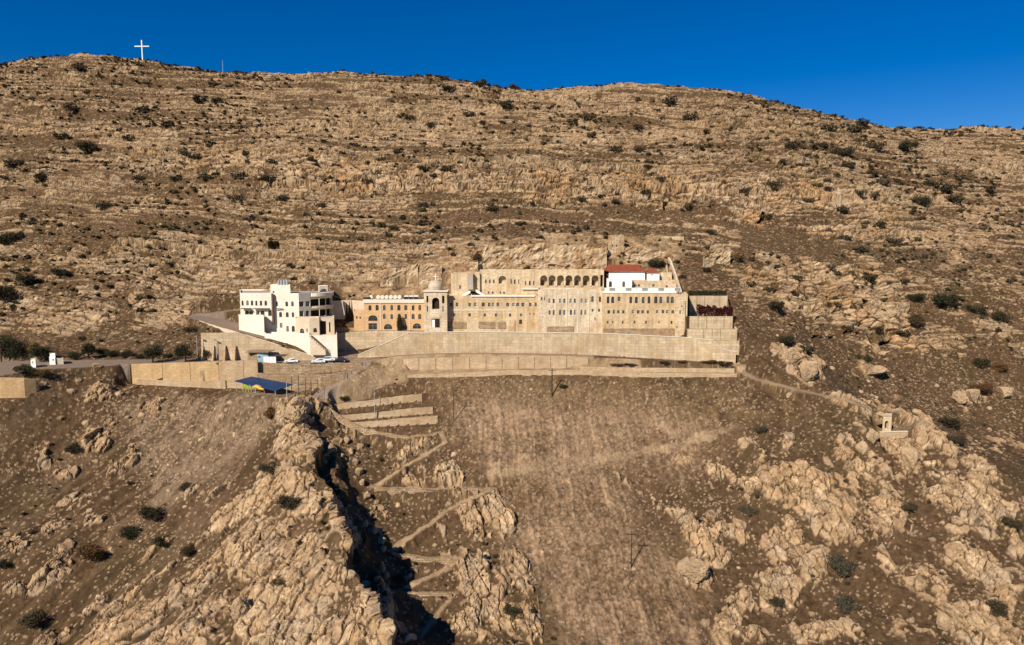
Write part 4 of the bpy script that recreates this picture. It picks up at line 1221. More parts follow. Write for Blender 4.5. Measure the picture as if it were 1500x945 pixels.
# arcade block
t = mona('arcade_block', 'long pale upper block with seven open round arches and small triple windows', 795, 430, 251)
building(t, 'wall', [(703.2, 251), (884, 251), (884, 262), (703.2, 262)], 395.5, 436, 'cream', {0:
    W_([712, 717.7, 723.2], 409.5, 415, 2.4) + W_([748.5, 754.2, 759.7], 409, 416, 2.4) + W_([770, 776, 781.7], 411.5, 418, 2.4)
    + [('niche', 736, 404, 415.5, 11, 1)] + [('deep', u, 403.3, 418.5, 10.4, 1) for u in (796.5, 808.7, 821, 833.4, 846, 858.8, 871.7)] + [('void', 881.4, 403, 420, 4, 0)]
    + W_([716, 721.5, 733.2, 738.7], 427, 431.5, 2.6)}, 0.4)
mb = MB()
x0, x1 = P(765, 420, 250)[0], P(789, 420, 250)[0]
mb.box(x0, x1, 250.3, 250.997, P(770, 424, 251)[2], P(770, 422.2, 251)[2]); mb.build('ledge', MAT['slab'], t)
mb = MB()
for u in (802.6, 814.8, 827.2, 839.7, 852.4, 865.2):
    x = P(u, 418, 251)[0]; mb.box(x - .3, x + .3, 250.75, 250.997, P(u, 419, 251)[2], P(u, 411.5, 251)[2])
mb.build('pier', MAT['pale'], t)
mb = MB()
for u in (795, 809, 833, 846, 858, 869):
    x = P(u, 415, 253)[0]; mb.box(x - .45, x + .45, 253.2, 253.39, P(u, 418.4, 253)[2], P(u, 411, 253)[2])
mb.build('door', MAT['frame3'], t)

# white pavilion and red roofed hall
t = mona('white_pavilion', 'bright white flat roofed block with two arched windows in front of the red roofed hall', 906, 424, 247)
building(t, 'wall', [(888, 247), (925, 247), (925, 253), (888, 253)], 408.5, 426, 'bright', {0: W_([894.2, 913.6], 412, 420.5, 4.2)}, 0.3, style='g')
t = mona('red_roofed_hall', 'long white hall with a red hipped tile roof, at the top of the monastery', 917, 406, 256)
_, z0, z1 = building(t, 'wall', [(891, 256), (944, 256), (944, 264), (891, 264)], 396.5, 410, 'bright', {}, 0.1)
a, b = P(889, 397, 255.2), P(945.5, 397, 255.2)
mb = MB(); zr = z1 + 2.2; ym = 260.0
pts = [(a[0], 255.2, z1 - .05), (b[0], 255.2, z1 - .05), (b[0], 264.8, z1 - .05), (a[0], 264.8, z1 - .05), (a[0] + 1.2, ym, zr), (b[0] - 2.2, ym, zr)]
mb.add(pts, [(0, 1, 5, 4), (1, 2, 5), (2, 3, 4, 5), (3, 0, 4)]); mb.add([(p[0], p[1], p[2] - .18) for p in pts[:4]], [(3, 2, 1, 0)])
for i in range(4):
    p, q = pts[i], pts[(i + 1) % 4]; mb.quad((p[0], p[1], p[2] - .18), (q[0], q[1], q[2] - .18), q, p)
mb.build('roof', MAT['red'], t)
t = mona('red_roofed_cabin', 'small white cabin with a pointed red tile roof right of the long red roof', 955, 407, 254)
_, z0, z1 = building(t, 'wall', [(946.5, 254), (965, 254), (965, 258.6), (946.5, 258.6)], 399.5, 411, 'bright', {0: W_([955.5], 401.5, 404, 2, 0)}, 0.1)
a, b = P(945.5, 399, 253.6), P(966, 399, 253.6); mb = MB(); cx = (a[0] + b[0]) / 2
mb.add([(a[0], 253.5, z1), (b[0], 253.5, z1), (b[0], 259.1, z1), (a[0], 259.1, z1), (cx, 256.3, z1 + 1.9)], [(0, 1, 4), (1, 2, 4), (2, 3, 4), (3, 0, 4), (3, 2, 1, 0)]); mb.build('roof', MAT['red'], t)
t = mona('terrace_house', 'low beige stepped house between the white pavilion and the boundary wall', 955, 425, 249)
building(t, 'wall', [(925.3, 249.5), (991, 249.5), (991, 256), (925.3, 256)], 411, 428, 'cream', {0: W_([931, 936, 957], 416.5, 420, 3, 0)}, 0.4)
building(t, 'upper_wall', [(966.5, 256.2), (983, 256.2), (983, 260), (966.5, 260)], 399.5, 413, 'cream', {}, 0.3)
building(t, 'roof_hut', [(974, 247.5), (990, 247.5), (990, 249.3), (974, 249.3)], 416, 428, 'beige', {0: W_([977], 418, 421, 3, 0)}, 0.3)
# balustrade of the terrace over the right wing
t = mona('terrace_balustrade', 'white balustrade with dark gaps along the terrace over the right wing', 940, 426, 236, 'balustrade', None)
mb = MB(); za, zb = P(900, 427, 235)[2], P(900, 422.2, 235)[2]
xs = np.linspace(P(886, 425, 235)[0], P(998, 425, 235)[0], 15)
for i in range(14):
    if i % 3 == 1: continue
    mb = MB(); mb.box(xs[i], xs[i + 1] - .15, 236.0, 236.25, za - .6, zb); mb.build('panel', MAT['bright'], t)
mb = MB(); mb.box(xs[0], xs[-1], 235.95, 236.3, zb + .003, zb + .14); mb.build('rail', MAT['slab'], t)
mb = MB()
for i in range(14):
    if i % 3 == 1: mb = MB(); mb.box(xs[i] - .1, xs[i + 1] - .05, 236.1, 236.2, za - .6, zb - .05); mb.build('infill', MAT['frame'], t)

# orange building
t = mona('orange_building', 'orange sandstone two storey building with white parapet and arched openings left of the bell tower', 577, 484, 241)
_, z0, zo = building(t, 'wall', [(533, 241), (621.5, 241), (621.5, 252), (533, 252)], 440.5, 488, 'orange', {0:
    W_([542, 552.5, 563, 573.8, 584.2, 594.5, 605, 615.2], 447, 454.8, 4.2) + W_([563, 573.8, 594.5, 605, 615.2], 460, 467.6, 4.0)
    + W_([546.3], 462, 470.5, 12) + W_([546.3], 473.5, 483.2, 12.5, 0) + W_([568.2], 475, 482.5, 12) + W_([592.5], 475.5, 482.5, 7) + W_([610.8], 474, 482, 12)}, 0.5, roofmat='concrete')
mb = MB(); a, b = P(532, 440, 241), P(622.5, 440, 241)
zt = P(560, 438.6, 241)[2]; zb2 = P(560, 443.8, 241)[2]
mb.box(a[0], b[0], 240.7, 240.997, zb2, zt); mb.build('parapet_band', MAT['slab'], t)
mb = MB()
for u in (557.5, 600): x = P(u, 460, 241)[0]; mb.box(x - .1, x + .1, 240.85, 240.997, P(u, 484, 241)[2], zb2 - .01)
mb.build('downpipe', MAT['slab'], t)
t = mona('annex', 'small square orange annex with two tiny windows, left end of the orange building', 525, 484, 242)
building(t, 'wall', [(518, 242), (532.8, 242), (532.8, 249), (518, 249)], 455, 487, 'orange', {0: W_([522.8, 528.2], 463.5, 467, 2.2)}, 0.3)
for i, u in enumerate((544, 554.6, 560.7, 566.8, 573.2, 579.5, 585.7)):
    p = P(u, 433.2, 246); r = .74; mb = MB()
    mb.tube([(p[0], 245.2, zo + .95), (p[0], 245.3, zo + .95), (p[0], 246.9, zo + .95), (p[0], 247.0, zo + .95)], [r * .85, r, r, r * .85], 16)
    o = thing('roof_tank', 'round cream tank lying in the row behind the parapet of the orange building', 'tank', (p[0], 246, zo - .5), 'round cream tanks on the orange building')
    mb.build('tank', MAT['creamtank'], o)
    mb = MB(); mb.box(p[0] - .5, p[0] + .5, 245.4, 245.6, zo - .5, zo + .3); mb.box(p[0] - .5, p[0] + .5, 246.5, 246.7, zo - .5, zo + .3); mb.build('cradle', MAT['dark'], o)
a, b = P(592, 436, 245), P(612, 436, 245)
o = thing('solar_panel', 'white framed tilted dark panels at the right end of the orange building roof', 'solar panel', (a[0], 245, zo - .5))
mb = MB()
for k in range(3):
    x = a[0] + 1.75 * k
    mb.add([(x, 244.2, zo + .1), (x + 1.45, 244.2, zo + .1), (x + 1.45, 245.6, zo + 1.2), (x, 245.6, zo + 1.2)], [(0, 1, 2, 3)])
mb.build('panel', MAT['glass'], o)
mb = MB()
for k in range(3):
    x = a[0] + 1.75 * k
    mb.tube([(x - .05, 245.7, zo + 1.25), (x + 1.5, 245.7, zo + 1.25)], .26, 8); mb.tube([(x, 245.7, zo + 1.2), (x, 245.7, zo - .5)], .05, 4); mb.tube([(x + 1.45, 245.7, zo + 1.2), (x + 1.45, 245.7, zo - .5)], .05, 4)
    mb.box(x - .07, x + 1.52, 244.1, 244.2, zo + .0, zo + .12); mb.box(x - .07, x, 244.1, 244.3, zo - .5, zo + .01); mb.box(x + 1.45, x + 1.52, 244.1, 244.3, zo - .5, zo + .01)
mb.build('stand', MAT['whitep'], o)
a = P(536.5, 436, 244); o = thing('roof_box', 'dark box on the left corner of the orange building roof', 'box', (a[0], 244, zo - .5))
mb = MB(); mb.box(a[0] - .95, a[0] + .95, 243.4, 245.2, zo - .5, zo + 1.1); mb.build('body', MAT['dark'], o); mb = MB(); mb.box(a[0] - 1.05, a[0] + 1.05, 243.3, 245.3, zo + 1.103, zo + 1.22); mb.build('lid', MAT['frame'], o)

# low red shed behind the wall
t = mona('red_shed', 'low faded red shed behind the beige wall between white and orange buildings', 506, 440, 256, 'shed', None)
building(t, 'wall', [(499, 256), (514, 256), (514, 259), (499, 259)], 433, 442, 'beige', {}, 0.1, sink=2)
a, b = P(498, 433, 255.7), P(515, 433, 255.7); zz = P(506, 437.5, 255.7)[2]; zy = P(506, 432.3, 255.7)[2]
mb = MB(); mb.box(a[0], b[0], 255.6, 255.997, zz, zy); mb.box(a[0], b[0], 256.003, 259.3, zy - .2, zy); mb.build('roof', MAT['rustred'], t)

# ------------------------------------------------------------------ white guest house
t = thing('guest_house', 'large white three storey guest house with arched windows and dark balconies, beside the curving road', 'building', P(420, 500, 238))
building(t, 'wall', [(352, 238), (438, 236), (455, 239.5), (487, 249), (484, 262), (352, 262)], 429, 515, 'white', {0:
    W_([355.7, 362.2, 369, 375.6, 382.6, 389.6], 440.2, 447.8, 3.3) + W_([405.2], 441.5, 448.8, 4.0) + W_([420.2, 428.6], 441.5, 448.8, 4.0)
    + W_([361.6, 367.8, 377.6, 384.6, 395.6], 455.2, 462.8, 5.4) + W_([410.8, 420.8, 429.2], 457.2, 464.8, 4) + W_([411.6], 473, 480.4, 4) + W_([421.4, 429.6], 477, 486, 4),
    1: W_([441.6], 442, 449, 9, 0) + W_([441.6], 455.5, 465, 9, 0) + W_([450.6], 455.5, 465, 4, 0) + W_([450.6], 441, 448.8, 4, 0),
    2: [('void', 471, 437.5, 447.5, 24, 0), ('void', 471, 453.5, 463.5, 22, 0)]}, 0.5, style='b', roofmat='concrete')  # balcony backs painted dark in place of recess shade
zg = P(352, 429, 238)[2]
# balcony slabs on the angled side
p2, p3 = P(456, 450, 239.2)[:2], P(487.5, 450, 248.6)[:2]
e = (np.array(p3) - np.array(p2)); e /= np.hypot(*e); nr = np.array((e[1], -e[0]))
def bulge(dep, n=10):
    c_ = [p2 + nr * 0.003]
    for k in range(n + 1):
        f = k / n
        c_.append(np.array(p2) + (np.array(p3) - np.array(p2)) * f + nr * (0.5 + dep * math.sin(math.pi * f) ** .6))
    return c_ + [np.array(p3) + nr * 0.003]


for za_, zb_ in ((451.8, 448.6), (468.5, 464.8)):
    q = bulge(2.0)
    k0, k1 = P(456, za_, 239)[2], P(456, zb_, 239)[2]
    mb = MB(); mb.prism(q, k0, k0 + .25)
    q2 = bulge(1.85)
    for k in range(1, len(q) - 2):
        mb.prism([q[k], q[k + 1], q2[k + 1] - nr * .1, q2[k] - nr * .1], k0 + .253, k1)
    mb.build('balcony', MAT['beige'], t)
q = bulge(2.2)
k1 = P(456, 434.5, 239)[2]
mb = MB(); mb.prism(q, k1, P(456, 429.5, 239)[2]); mb.build('eave', MAT['white'], t)
mb = MB()
for k in (0.2, 0.5, 0.8):
    c0 = np.array(p2) + (np.array(p3) - np.array(p2)) * k + nr * 1.7
    mb.tube([(*c0, P(456, 464, 239)[2]), (*c0, k1)], .11, 8)
mb.build('column', MAT['white'], t)
mb = MB()
for u0, u1 in ((353.5, 367), (371, 394.5), (404, 415)):
    a, b = P(u0, 452, 236.6), P(u1, 452, 236.6)
    mb.box(a[0], b[0], 236.0 - .003 * u0 / 300, 237.4 - (u0 - 352) * .0235, P(u0, 452.6, 237)[2], P(u0, 451.4, 237)[2])
mb.build('awning', MAT['frame3'], t)
building(t, 'stair_house', [(397, 243), (426, 243), (426, 250), (397, 250)], 417.5, 431, 'white', {0: W_([401, ], 426, 429.6, 2.6)}, 0.3)
building(t, 'roof_kiosk', [(468, 248.5), (481, 250.5), (480, 255), (467, 255)], 419, 431, 'white', {0: [('niche', 474, 423, 431, 9, 1)]}, 0.2)
building(t, 'lower_wing', [(432, 231.5), (452.5, 229.5), (467, 230.4), (467, 237), (432, 236)], 465.5, 515, 'beige', {0: W_([442.3], 481, 489, 7.4) + W_([450], 481, 486, 2, 0), 1: W_([462], 480.5, 487, 5)}, 0.6)
building(t, 'porch', [(467.2, 231.5), (489, 232.5), (489, 245), (467.2, 245)], 467, 515, 'beige', {0: [('void', 473, 470.5, 490, 9.5, 0), ('void', 483, 472, 487, 2.0, 0)]}, 0.3)
building(t, 'terrace_wall', [(349, 235.5), (386, 232.6), (386, 236.4), (349, 237.9)], 461.5, 500, 'white', {}, 0.6)
building(t, 'terrace_wall', [(386.1, 230.2), (452, 225.6), (466, 225.2), (492.5, 225.4), (492.5, 240), (467, 233.2), (452, 229.4), (386.1, 236)], 488.5, 520, 'white', {}, 0.6)
mb = MB(); x = P(399.6, 450, 236)[0]; mb.box(x - .25, x + .25, 235.5, 236.4, P(400, 476, 236)[2], P(400, 430, 236)[2]); mb.build('downpipe', MAT['frame3'], t)
# stairs
t = thing('outdoor_staircase', 'straight outdoor staircase with tan rails against the white terrace wall', 'staircase', P(464, 514, 224.5))
mb = MB(); a, b = P(455, 492, 224.6), P(478, 513, 224.6)
ns = 14
for k in range(ns):
    f0, f1 = k / ns, (k + 1) / ns
    xa = a[0] + (b[0] - a[0]) * f0; xb = a[0] + (b[0] - a[0]) * f1; zt = a[2] + (b[2] - a[2]) * f0
    mb.box(xa, xb - .001, 223.6, 225.5, b[2] - 1.5, zt)
mb.build('steps', MAT['beige'], t)
for yy in (223.5, 225.45):
    mb = MB()
    mb.tube([(a[0] - .2, yy, a[2] + 1.0), (b[0], yy, b[2] + 1.0)], .09, 6)
    for k in range(8):
        f = k / 7; mb.tube([(a[0] + (b[0] - a[0]) * f, yy, a[2] + (b[2] - a[2]) * f - .3), (a[0] + (b[0] - a[0]) * f, yy, a[2] + (b[2] - a[2]) * f + 1.0)], .05, 5)
    mb.build('handrail', MAT['wood'] if yy < 224 else MAT['orange'], t)
for k, u in enumerate((408.5, 412.6, 416.7, 420.8)):
    p = P(u, 417, 246); zt = P(397, 417.5, 243)[2]
    o = thing('water_tank', 'upright grey water tank in the row on top of the white guest house', 'tank', (p[0], 246, zt - .3), 'grey water tanks on the guest house')
    mb = MB(); mb.lathe((p[0], 246, zt - .3), [(.44, 0), (.46, .1), (.46, 1.6), (.4, 1.78), (.15, 1.9)], 12); mb.build('tank', MAT['tank'], o)
    mb = MB(); mb.lathe((p[0], 246, zt + 1.6), [(.16, 0), (.16, .12)], 8); mb.build('lid', MAT['dark'], o)

# ------------------------------------------------------------------ walls on the slope
def wallrun(name, label, pts, mat, th=0.7, sink=1.0, cat='wall', group=None, cap=None, piers=None, ragged=0.0, step=2.5):
    rough = name == 'ruined_wall'
    if rough: step = 0.8
    """pts: (u, v of the top, v of the foot, Y)"""
    tops = [P(u, vt, Y) for u, vt, vb, Y in pts]; bots = [P(u, vb, Y) for u, vt, vb, Y in pts]
    base = (tops[0] + tops[-1]) / 2; base[2] = min(b[2] for b in bots)
    t = thing(name, label, cat, base, group)
    # resample
    ts, bs = [], []
    for i in range(len(pts) - 1):
        L = np.hypot(*(tops[i + 1] - tops[i])[:2]); n = max(1, int(L / step))
        for k in range(n):
            f = k / n
            ts.append(tops[i] * (1 - f) + tops[i + 1] * f); bs.append(bots[i] * (1 - f) + bots[i + 1] * f)
    ts.append(tops[-1]); bs.append(bots[-1])
    mb = MB(); n = len(ts)
    fr, bk = [], []
    for i in range(n):
        e = (ts[min(i + 1, n - 1)] - ts[max(i - 1, 0)])[:2]; e = e / (np.hypot(*e) + 1e-9); nr = np.array((-e[1], e[0]))
        zt = ts[i][2] + (random.uniform(-ragged, ragged) if ragged else 0)
        zb = bs[i][2] - sink
        fr.append(((ts[i][0], ts[i][1], zt), (ts[i][0], ts[i][1], zb)))
        bk.append(((ts[i][0] + nr[0] * th, ts[i][1] + nr[1] * th, zt), (ts[i][0] + nr[0] * th, ts[i][1] + nr[1] * th, zb)))
    if rough:
        nv_ = 14
        xs_ = np.array([p[0][0] for p in fr])[:, None]; ys_ = np.array([p[0][1] for p in fr])[:, None]
        zz_ = np.array([[p[1][2] + (p[0][2] - p[1][2]) * k / nv_ for k in range(nv_ + 1)] for p in fr])
        xx_ = np.repeat(xs_, nv_ + 1, 1)
        dy_ = 0.5 * fbm(xx_ / 2.2, zz_ / 1.6, 301, 4) + 0.25 * vnoise(xx_ / .7, zz_ / .6, 302)
        hol = (vnoise(xx_ / 3.1, zz_ / 1.7, 303) > .78)
        dy_ = dy_ + 0.9 * hol
        for i in range(n - 1):
            for k in range(nv_):
                q_ = [(fr[a_][0][0], fr[a_][0][1] + dy_[a_, b_] * (0 if b_ == nv_ else 1), zz_[a_, b_]) for a_, b_ in ((i, k), (i + 1, k), (i + 1, k + 1), (i, k + 1))]
                mb.quad(*q_)
    for i in range(n - 1):
        if not rough: mb.quad(fr[i][1], fr[i + 1][1], fr[i + 1][0], fr[i][0])
        mb.quad(bk[i + 1][1], bk[i][1], bk[i][0], bk[i + 1][0])
        mb.quad(fr[i][0], fr[i + 1][0], bk[i + 1][0], bk[i][0])
    mb.quad(fr[0][1], fr[0][0], bk[0][0], bk[0][1]); mb.quad(fr[-1][0], fr[-1][1], bk[-1][1], bk[-1][0])
    mb.build('wall', MAT[mat], t)
    if cap:
        cb = MB()
        for i in range(n - 1):
            a, b = np.array(fr[i][0]), np.array(fr[i + 1][0]); c, d_ = np.array(bk[i + 1][0]), np.array(bk[i][0])
            o = (a - d_) / (np.hypot(*(a - d_)[:2]) + 1e-9) * 0.12; up_ = np.array((0, 0, .16)); lo_ = np.array((0, 0, .004))
            cb.quad(a + o + lo_, b + o + lo_, b + o + up_, a + o + up_); cb.quad(a + o + up_, b + o + up_, c - o + up_, d_ - o + up_); cb.quad(c - o + lo_, d_ - o + lo_, d_ - o + up_, c - o + up_)
        cb.build('coping', MAT[cap], t)
    if piers:
        for f in np.linspace(0.0, 1.0, piers):
            i = int(round(f * (n - 1))); a, b = np.array(fr[i][0]), np.array(fr[i][1]); e = np.array(bk[i][0]) - a; e /= np.hypot(*e[:2]); s = np.array((e[1], -e[0], 0)) * .08
            o = -e * .06
            pb = MB()
            pb.prism([(a - s + o)[:2], (a + s + o)[:2], (a + s - o * -.02)[:2], (a - s - o * -.02)[:2]][::1], b[2], a[2] - .05)
            pb.build('joint_pilaster', MAT['joint'], t)
    return t


wallrun('retaining_wall', 'long high block retaining wall under the monastery forecourt', [(524, 520.5, 525, 226), (560, 505, 524, 226.5), (600, 487.5, 521, 227), (700, 486.3, 520.5, 227), (890, 489, 523.5, 227), (1000, 494.5, 528, 225.5), (1044, 498.5, 531, 223.5)], 'retain', 0.8, 1.5, cap='slab')
wallrun('stair_wall', 'short stepped wall at the right end of the forecourt wall', [(1044.5, 499.5, 532, 221.3), (1052, 506, 533, 220.9), (1060, 512, 534, 220.5), (1078, 516, 535, 220)], 'retain', 0.7, 1.5, cap='slab')
wallrun('retaining_wall', 'ribbed sandy retaining wall below the upper lane, left of the long planting bed', [(590, 526, 531, 216.5), (601, 525.5, 541, 216.2), (700, 522.5, 541.5, 216), (830, 521.5, 538.5, 216), (862, 524.5, 533, 216.5)], 'sandy', 0.5, 1.2, piers=12)
wallrun('low_wall', 'long low sandy wall edging the top of the ploughed slope', [(597, 549.5, 553, 211.3), (640, 548, 553, 211.3), (700, 545.5, 552, 211.3), (750, 542.5, 549, 211.3), (850, 542, 549, 211.3), (960, 546.5, 553, 211.3), (1080, 547.5, 551, 211.5)], 'sandy', 0.5, 1.0)
wallrun('planter_wall', 'sandy wall in front of the thickets along the lane', [(850, 537.5, 542, 214.6), (950, 539, 545, 214.6), (1076, 540, 546, 214.8)], 'sandy', 0.4, 1.0)
for a, b, lab in ((192.5, 237, 'leftmost bay of the tan retaining wall above the stony left slope'), (237.6, 277.5, 'second bay from the left of the tan retaining wall under the parking strip'),
                  (278.2, 319.5, 'third bay of the tan retaining wall, under the blue van'), (320.2, 356, 'fourth paler bay of the tan retaining wall, above the blue roof'), (356.6, 377, 'narrow rightmost bay of the tan retaining wall, next to rubble terraces')):
    va, vb = 533.5 - (a - 192) * .03, 533.5 - (b - 192) * .03
    fa, fb = 560 + (a - 192) * .05, 560 + (b - 192) * .05
    wallrun('retaining_wall', lab, [(a, va, fa, 212.6), (b, vb, fb, 212.9)], 'ochre' if a < 319 else 'tan', 0.7, 2.0, group='bays of the tan retaining wall')
wallrun('footing_wall', 'sandy footing course along the foot of the tan retaining wall', [(200, 556, 562, 212.1), (237, 557.5, 565, 212.1), (300, 559, 567, 212.2), (330, 557, 566, 212.3)], 'sandy', 0.45, 1.5)
wallrun('rubble_wall', 'upper rubble stone terrace wall below the parked cars', [(378, 531, 545, 214.6), (440, 533.5, 549, 214.8), (480, 533, 547, 216), (530, 531, 540, 217.3)], 'rubble', 0.8, 1.5, ragged=.1)
wallrun('rubble_wall', 'lower rubble stone terrace wall behind the frame of posts', [(378, 547, 570, 211.6), (430, 549, 574, 211.4), (470, 549, 572, 211.8), (505, 545, 560, 213.4)], 'rubble', 0.8, 1.5, ragged=.1)
t = wallrun('retaining_wall', 'smooth buttressed wall below the curving upper road', [(294, 488, 528, 221.6), (345, 487.5, 528, 222.0), (380, 498, 528, 222.4), (420, 511, 528, 222.9), (462, 524, 530, 223.4)], 'retain', 0.8, 1.0)
mb = MB()
for u in (298.5, 314.2, 331, 345.6):
    p0, p1 = P(u, 527.5, 221.5), P(u, 506, 221.5)
    mb.add([(p0[0] - .35, 219.6, p0[2] - .4), (p0[0] + .35, 219.6, p0[2] - .4), (p0[0] + .35, 221.7, p0[2] - .4), (p0[0] - .35, 221.7, p0[2] - .4), (p0[0] - .12, 221.4, p1[2]), (p0[0] + .12, 221.4, p1[2]), (p0[0] + .12, 221.7, p1[2]), (p0[0] - .12, 221.7, p1[2])],
           [(0, 1, 5, 4), (1, 2, 6, 5), (3, 0, 4, 7), (4, 5, 6, 7)])
mb.build('buttress', MAT['tan'], t)
wallrun('road_parapet', 'low pale parapet along the outside of the curving upper road', [(292, 470, 474, 243), (312, 476.5, 479, 238), (345, 486, 489.5, 229.5), (400, 502.5, 506, 226.5), (455, 520.5, 524, 224.5)], 'beige', 0.35, .6, ragged=.06, step=1.5)
wallrun('retaining_wall', 'tan wall at the left picture edge below the tree lined road', [(-60, 553, 584, 191), (0, 553.5, 583, 191.5), (35, 554, 582, 193), (52, 556, 568, 195), (57, 560, 563, 196)], 'ochre', 0.8, 1.5)
wallrun('retaining_wall', 'beige wall with small drain holes under the orange building', [(489, 489, 514, 236.4), (530, 485.5, 512, 236.8), (562, 484.6, 503, 236.9), (601, 485.5, 494, 236.5)], 'retain', 0.7, 1.5)
wallrun('garden_wall', 'beige wall joining the guest house to the orange building', [(487, 441, 462, 252), (512, 439.5, 462, 253), (533, 441, 466, 252)], 'beige', 0.5, 1.5)
wallrun('boundary_wall', 'steep pale boundary wall climbing from the corner tower to the ruins', [(1000.5, 431, 441, 236.5), (996, 417, 426, 246), (991, 402, 412, 256), (986, 388, 398, 265), (981, 377, 386, 273)], 'pale', 0.7, 1.5)
wallrun('boundary_wall', 'brown inner boundary wall running parallel, left of the steep pale one', [(984, 424, 432, 247), (980, 404, 414, 257), (976, 380, 396, 270)], 'tan', 0.6, 1.5)
# ruins behind the monastery
wallrun('ruined_wall', 'long ragged sandy ruined wall behind the arcade', [(690, 369, 398, 268), (704, 366, 398, 268.5), (716, 359, 398, 269), (745, 362, 398, 269), (770, 359, 398, 269.2), (800, 356, 398, 269.5), (835, 360, 398, 269.5), (862, 357, 398, 269.5), (889, 361, 398, 269.5)], 'ruin', 1.6, 2.5, ragged=.45, step=1.2)
wallrun('ruined_wall', 'sandy lower wall just behind the arcade roof', [(744, 386, 402, 264.5), (790, 383.5, 402, 264.5), (840, 386, 402, 264.5), (886, 388, 402, 264.5)], 'ruin', 0.8, 2.0, ragged=.2)
wallrun('ruined_wall', 'sandy ruined wall with brown patches above the chapel block', [(647, 385, 404, 266), (672, 383, 404, 266), (700, 380, 404, 266)], 'ruin', 0.9, 2.0, ragged=.3, step=1.5)
wallrun('ruined_wall', 'orange stained ruined wall on the slope behind the orange building', [(556, 396, 420, 262), (580, 391, 420, 262.5), (605, 387, 420, 263), (612, 386, 420, 263)], 'ruin', 1.0, 2.0, ragged=.35, step=1.5)
wallrun('ruined_wall', 'tall ruined wall with a straight dark edge above the bell tower', [(613.5, 388, 418, 261.5), (630, 386, 418, 261.5), (647, 388, 418, 261.5)], 'ruin', 1.0, 2.0, ragged=.25, step=1.5)
wallrun('ruined_wall', 'low broken wall running right of the ruined tower', [(915, 362, 382, 272), (950, 363, 380, 273), (985, 372, 384, 274)], 'ruin', 0.9, 2.0, ragged=.35, step=1.5)
wallrun('ruined_wall', 'short ruined wall on the slope right of the boundary wall', [(1032, 378, 392, 265), (1052, 370, 388, 267), (1070, 366, 390, 268)], 'ruin', 0.9, 2.0, ragged=.6, step=1.2)
t = thing('ruined_tower', 'square ruined stone tower with two tiny windows above the red roofs', 'tower', P(902, 374, 274))
building(t, 'wall', [(890.5, 273), (914, 273), (914, 279), (890.5, 279)], 344.5, 390, 'ruin', {0: [('void', 897, 358.5, 361.5, 1.7, 0), ('void', 903, 358.5, 361.5, 1.7, 0)]}, 0.4, vref=362)
t = thing('stone_hut', 'plain windowless yellowish stone hut on the slope above the ruins', 'hut', P(985, 358, 290))
building(t, 'wall', [(967, 288), (1002, 288), (1002, 294), (967, 294)], 346.5, 358, 'cream', {}, 0.3, vref=352)

# terraces to the right
for (u0, u1, vt, vb, Y, lab) in ((1006.5, 1080, 482, 500, 225.9, 'lowest blockwork terrace wall right of the corner tower'), (1010, 1073.5, 463.5, 482, 231.2, 'middle blockwork terrace wall under the dark red climber'), (1010, 1066, 433.5, 464, 240.2, 'uppermost blockwork terrace wall under the clipped hedge')):
    wallrun('terrace_wall', lab, [(u0, vt, vb, Y), (u1, vt, vb, Y)], 'retain', 0.6, 1.5, group='terrace walls right of the monastery', piers=5)
    wallrun('terrace_wall', lab.replace('wall', 'side wall', 1), [(u1 + .5, vt + .5, vb, Y), (u1 - 2.5, vt - 4, vb - 8, Y + 6)], 'pale', 0.5, 1.5, group='side walls of the terraces')
t = wallrun('stone_wall', 'plain wall below the terraces at the top of the forecourt steps', [(1043, 498.4, 516, 223.3), (1083, 499.4, 521, 222.7)], 'retain', 0.6, 4)

# garden terraces under the road bend
for a, b, lab in (((494, 592, 600, 203), (618, 577, 588, 206), 'top sandy garden wall below the road bend'), ((500, 609, 617, 199), (634, 596, 606, 202), 'middle sandy garden wall below the road bend'), ((506, 620, 628, 196.4), (641, 609.5, 621, 199), 'bottom sandy garden wall below the road bend')):
    wallrun('garden_wall', lab, [a, tuple((np.array(a) * .66 + np.array(b) * .34) + np.array((0, .5, 0, 0))), tuple((np.array(a) * .3 + np.array(b) * .7) + np.array((0, -.4, 0, 0))), b], 'sandy', 0.6, 1.2, ragged=.1, step=1.5, group='sandy garden walls below the road bend')
wallrun('path_wall', 'dry stone wall edging the descending upper garden path', [(470, 590, 594, 199), (500, 611, 616, 195.9), (540, 631, 637, 193.2), (600, 640, 645, 191.7), (640, 634, 639, 192.6)], 'rubble', 0.5, 1.0, ragged=.12)
wallrun('path_wall', 'dry stone wall under the upper level leg of the zigzag path', [(548, 715, 722, 177.6), (640, 719, 727, 177.6), (700, 718, 725, 177.6)], 'rubble', 0.5, 1.0, ragged=.12)
wallrun('path_wall', 'dry stone wall under the middle level leg of the zigzag path', [(574, 810, 818, 159.8), (620, 819, 826, 158.8), (672, 821, 827, 158.8)], 'rubble', 0.5, 1.0, ragged=.12)
wallrun('path_wall', 'dry stone wall under the lowest level leg of the zigzag path', [(574, 867.5, 876, 149.9), (620, 869, 877, 149.9), (662, 871, 877, 149.9)], 'rubble', 0.5, 1.0, ragged=.12)

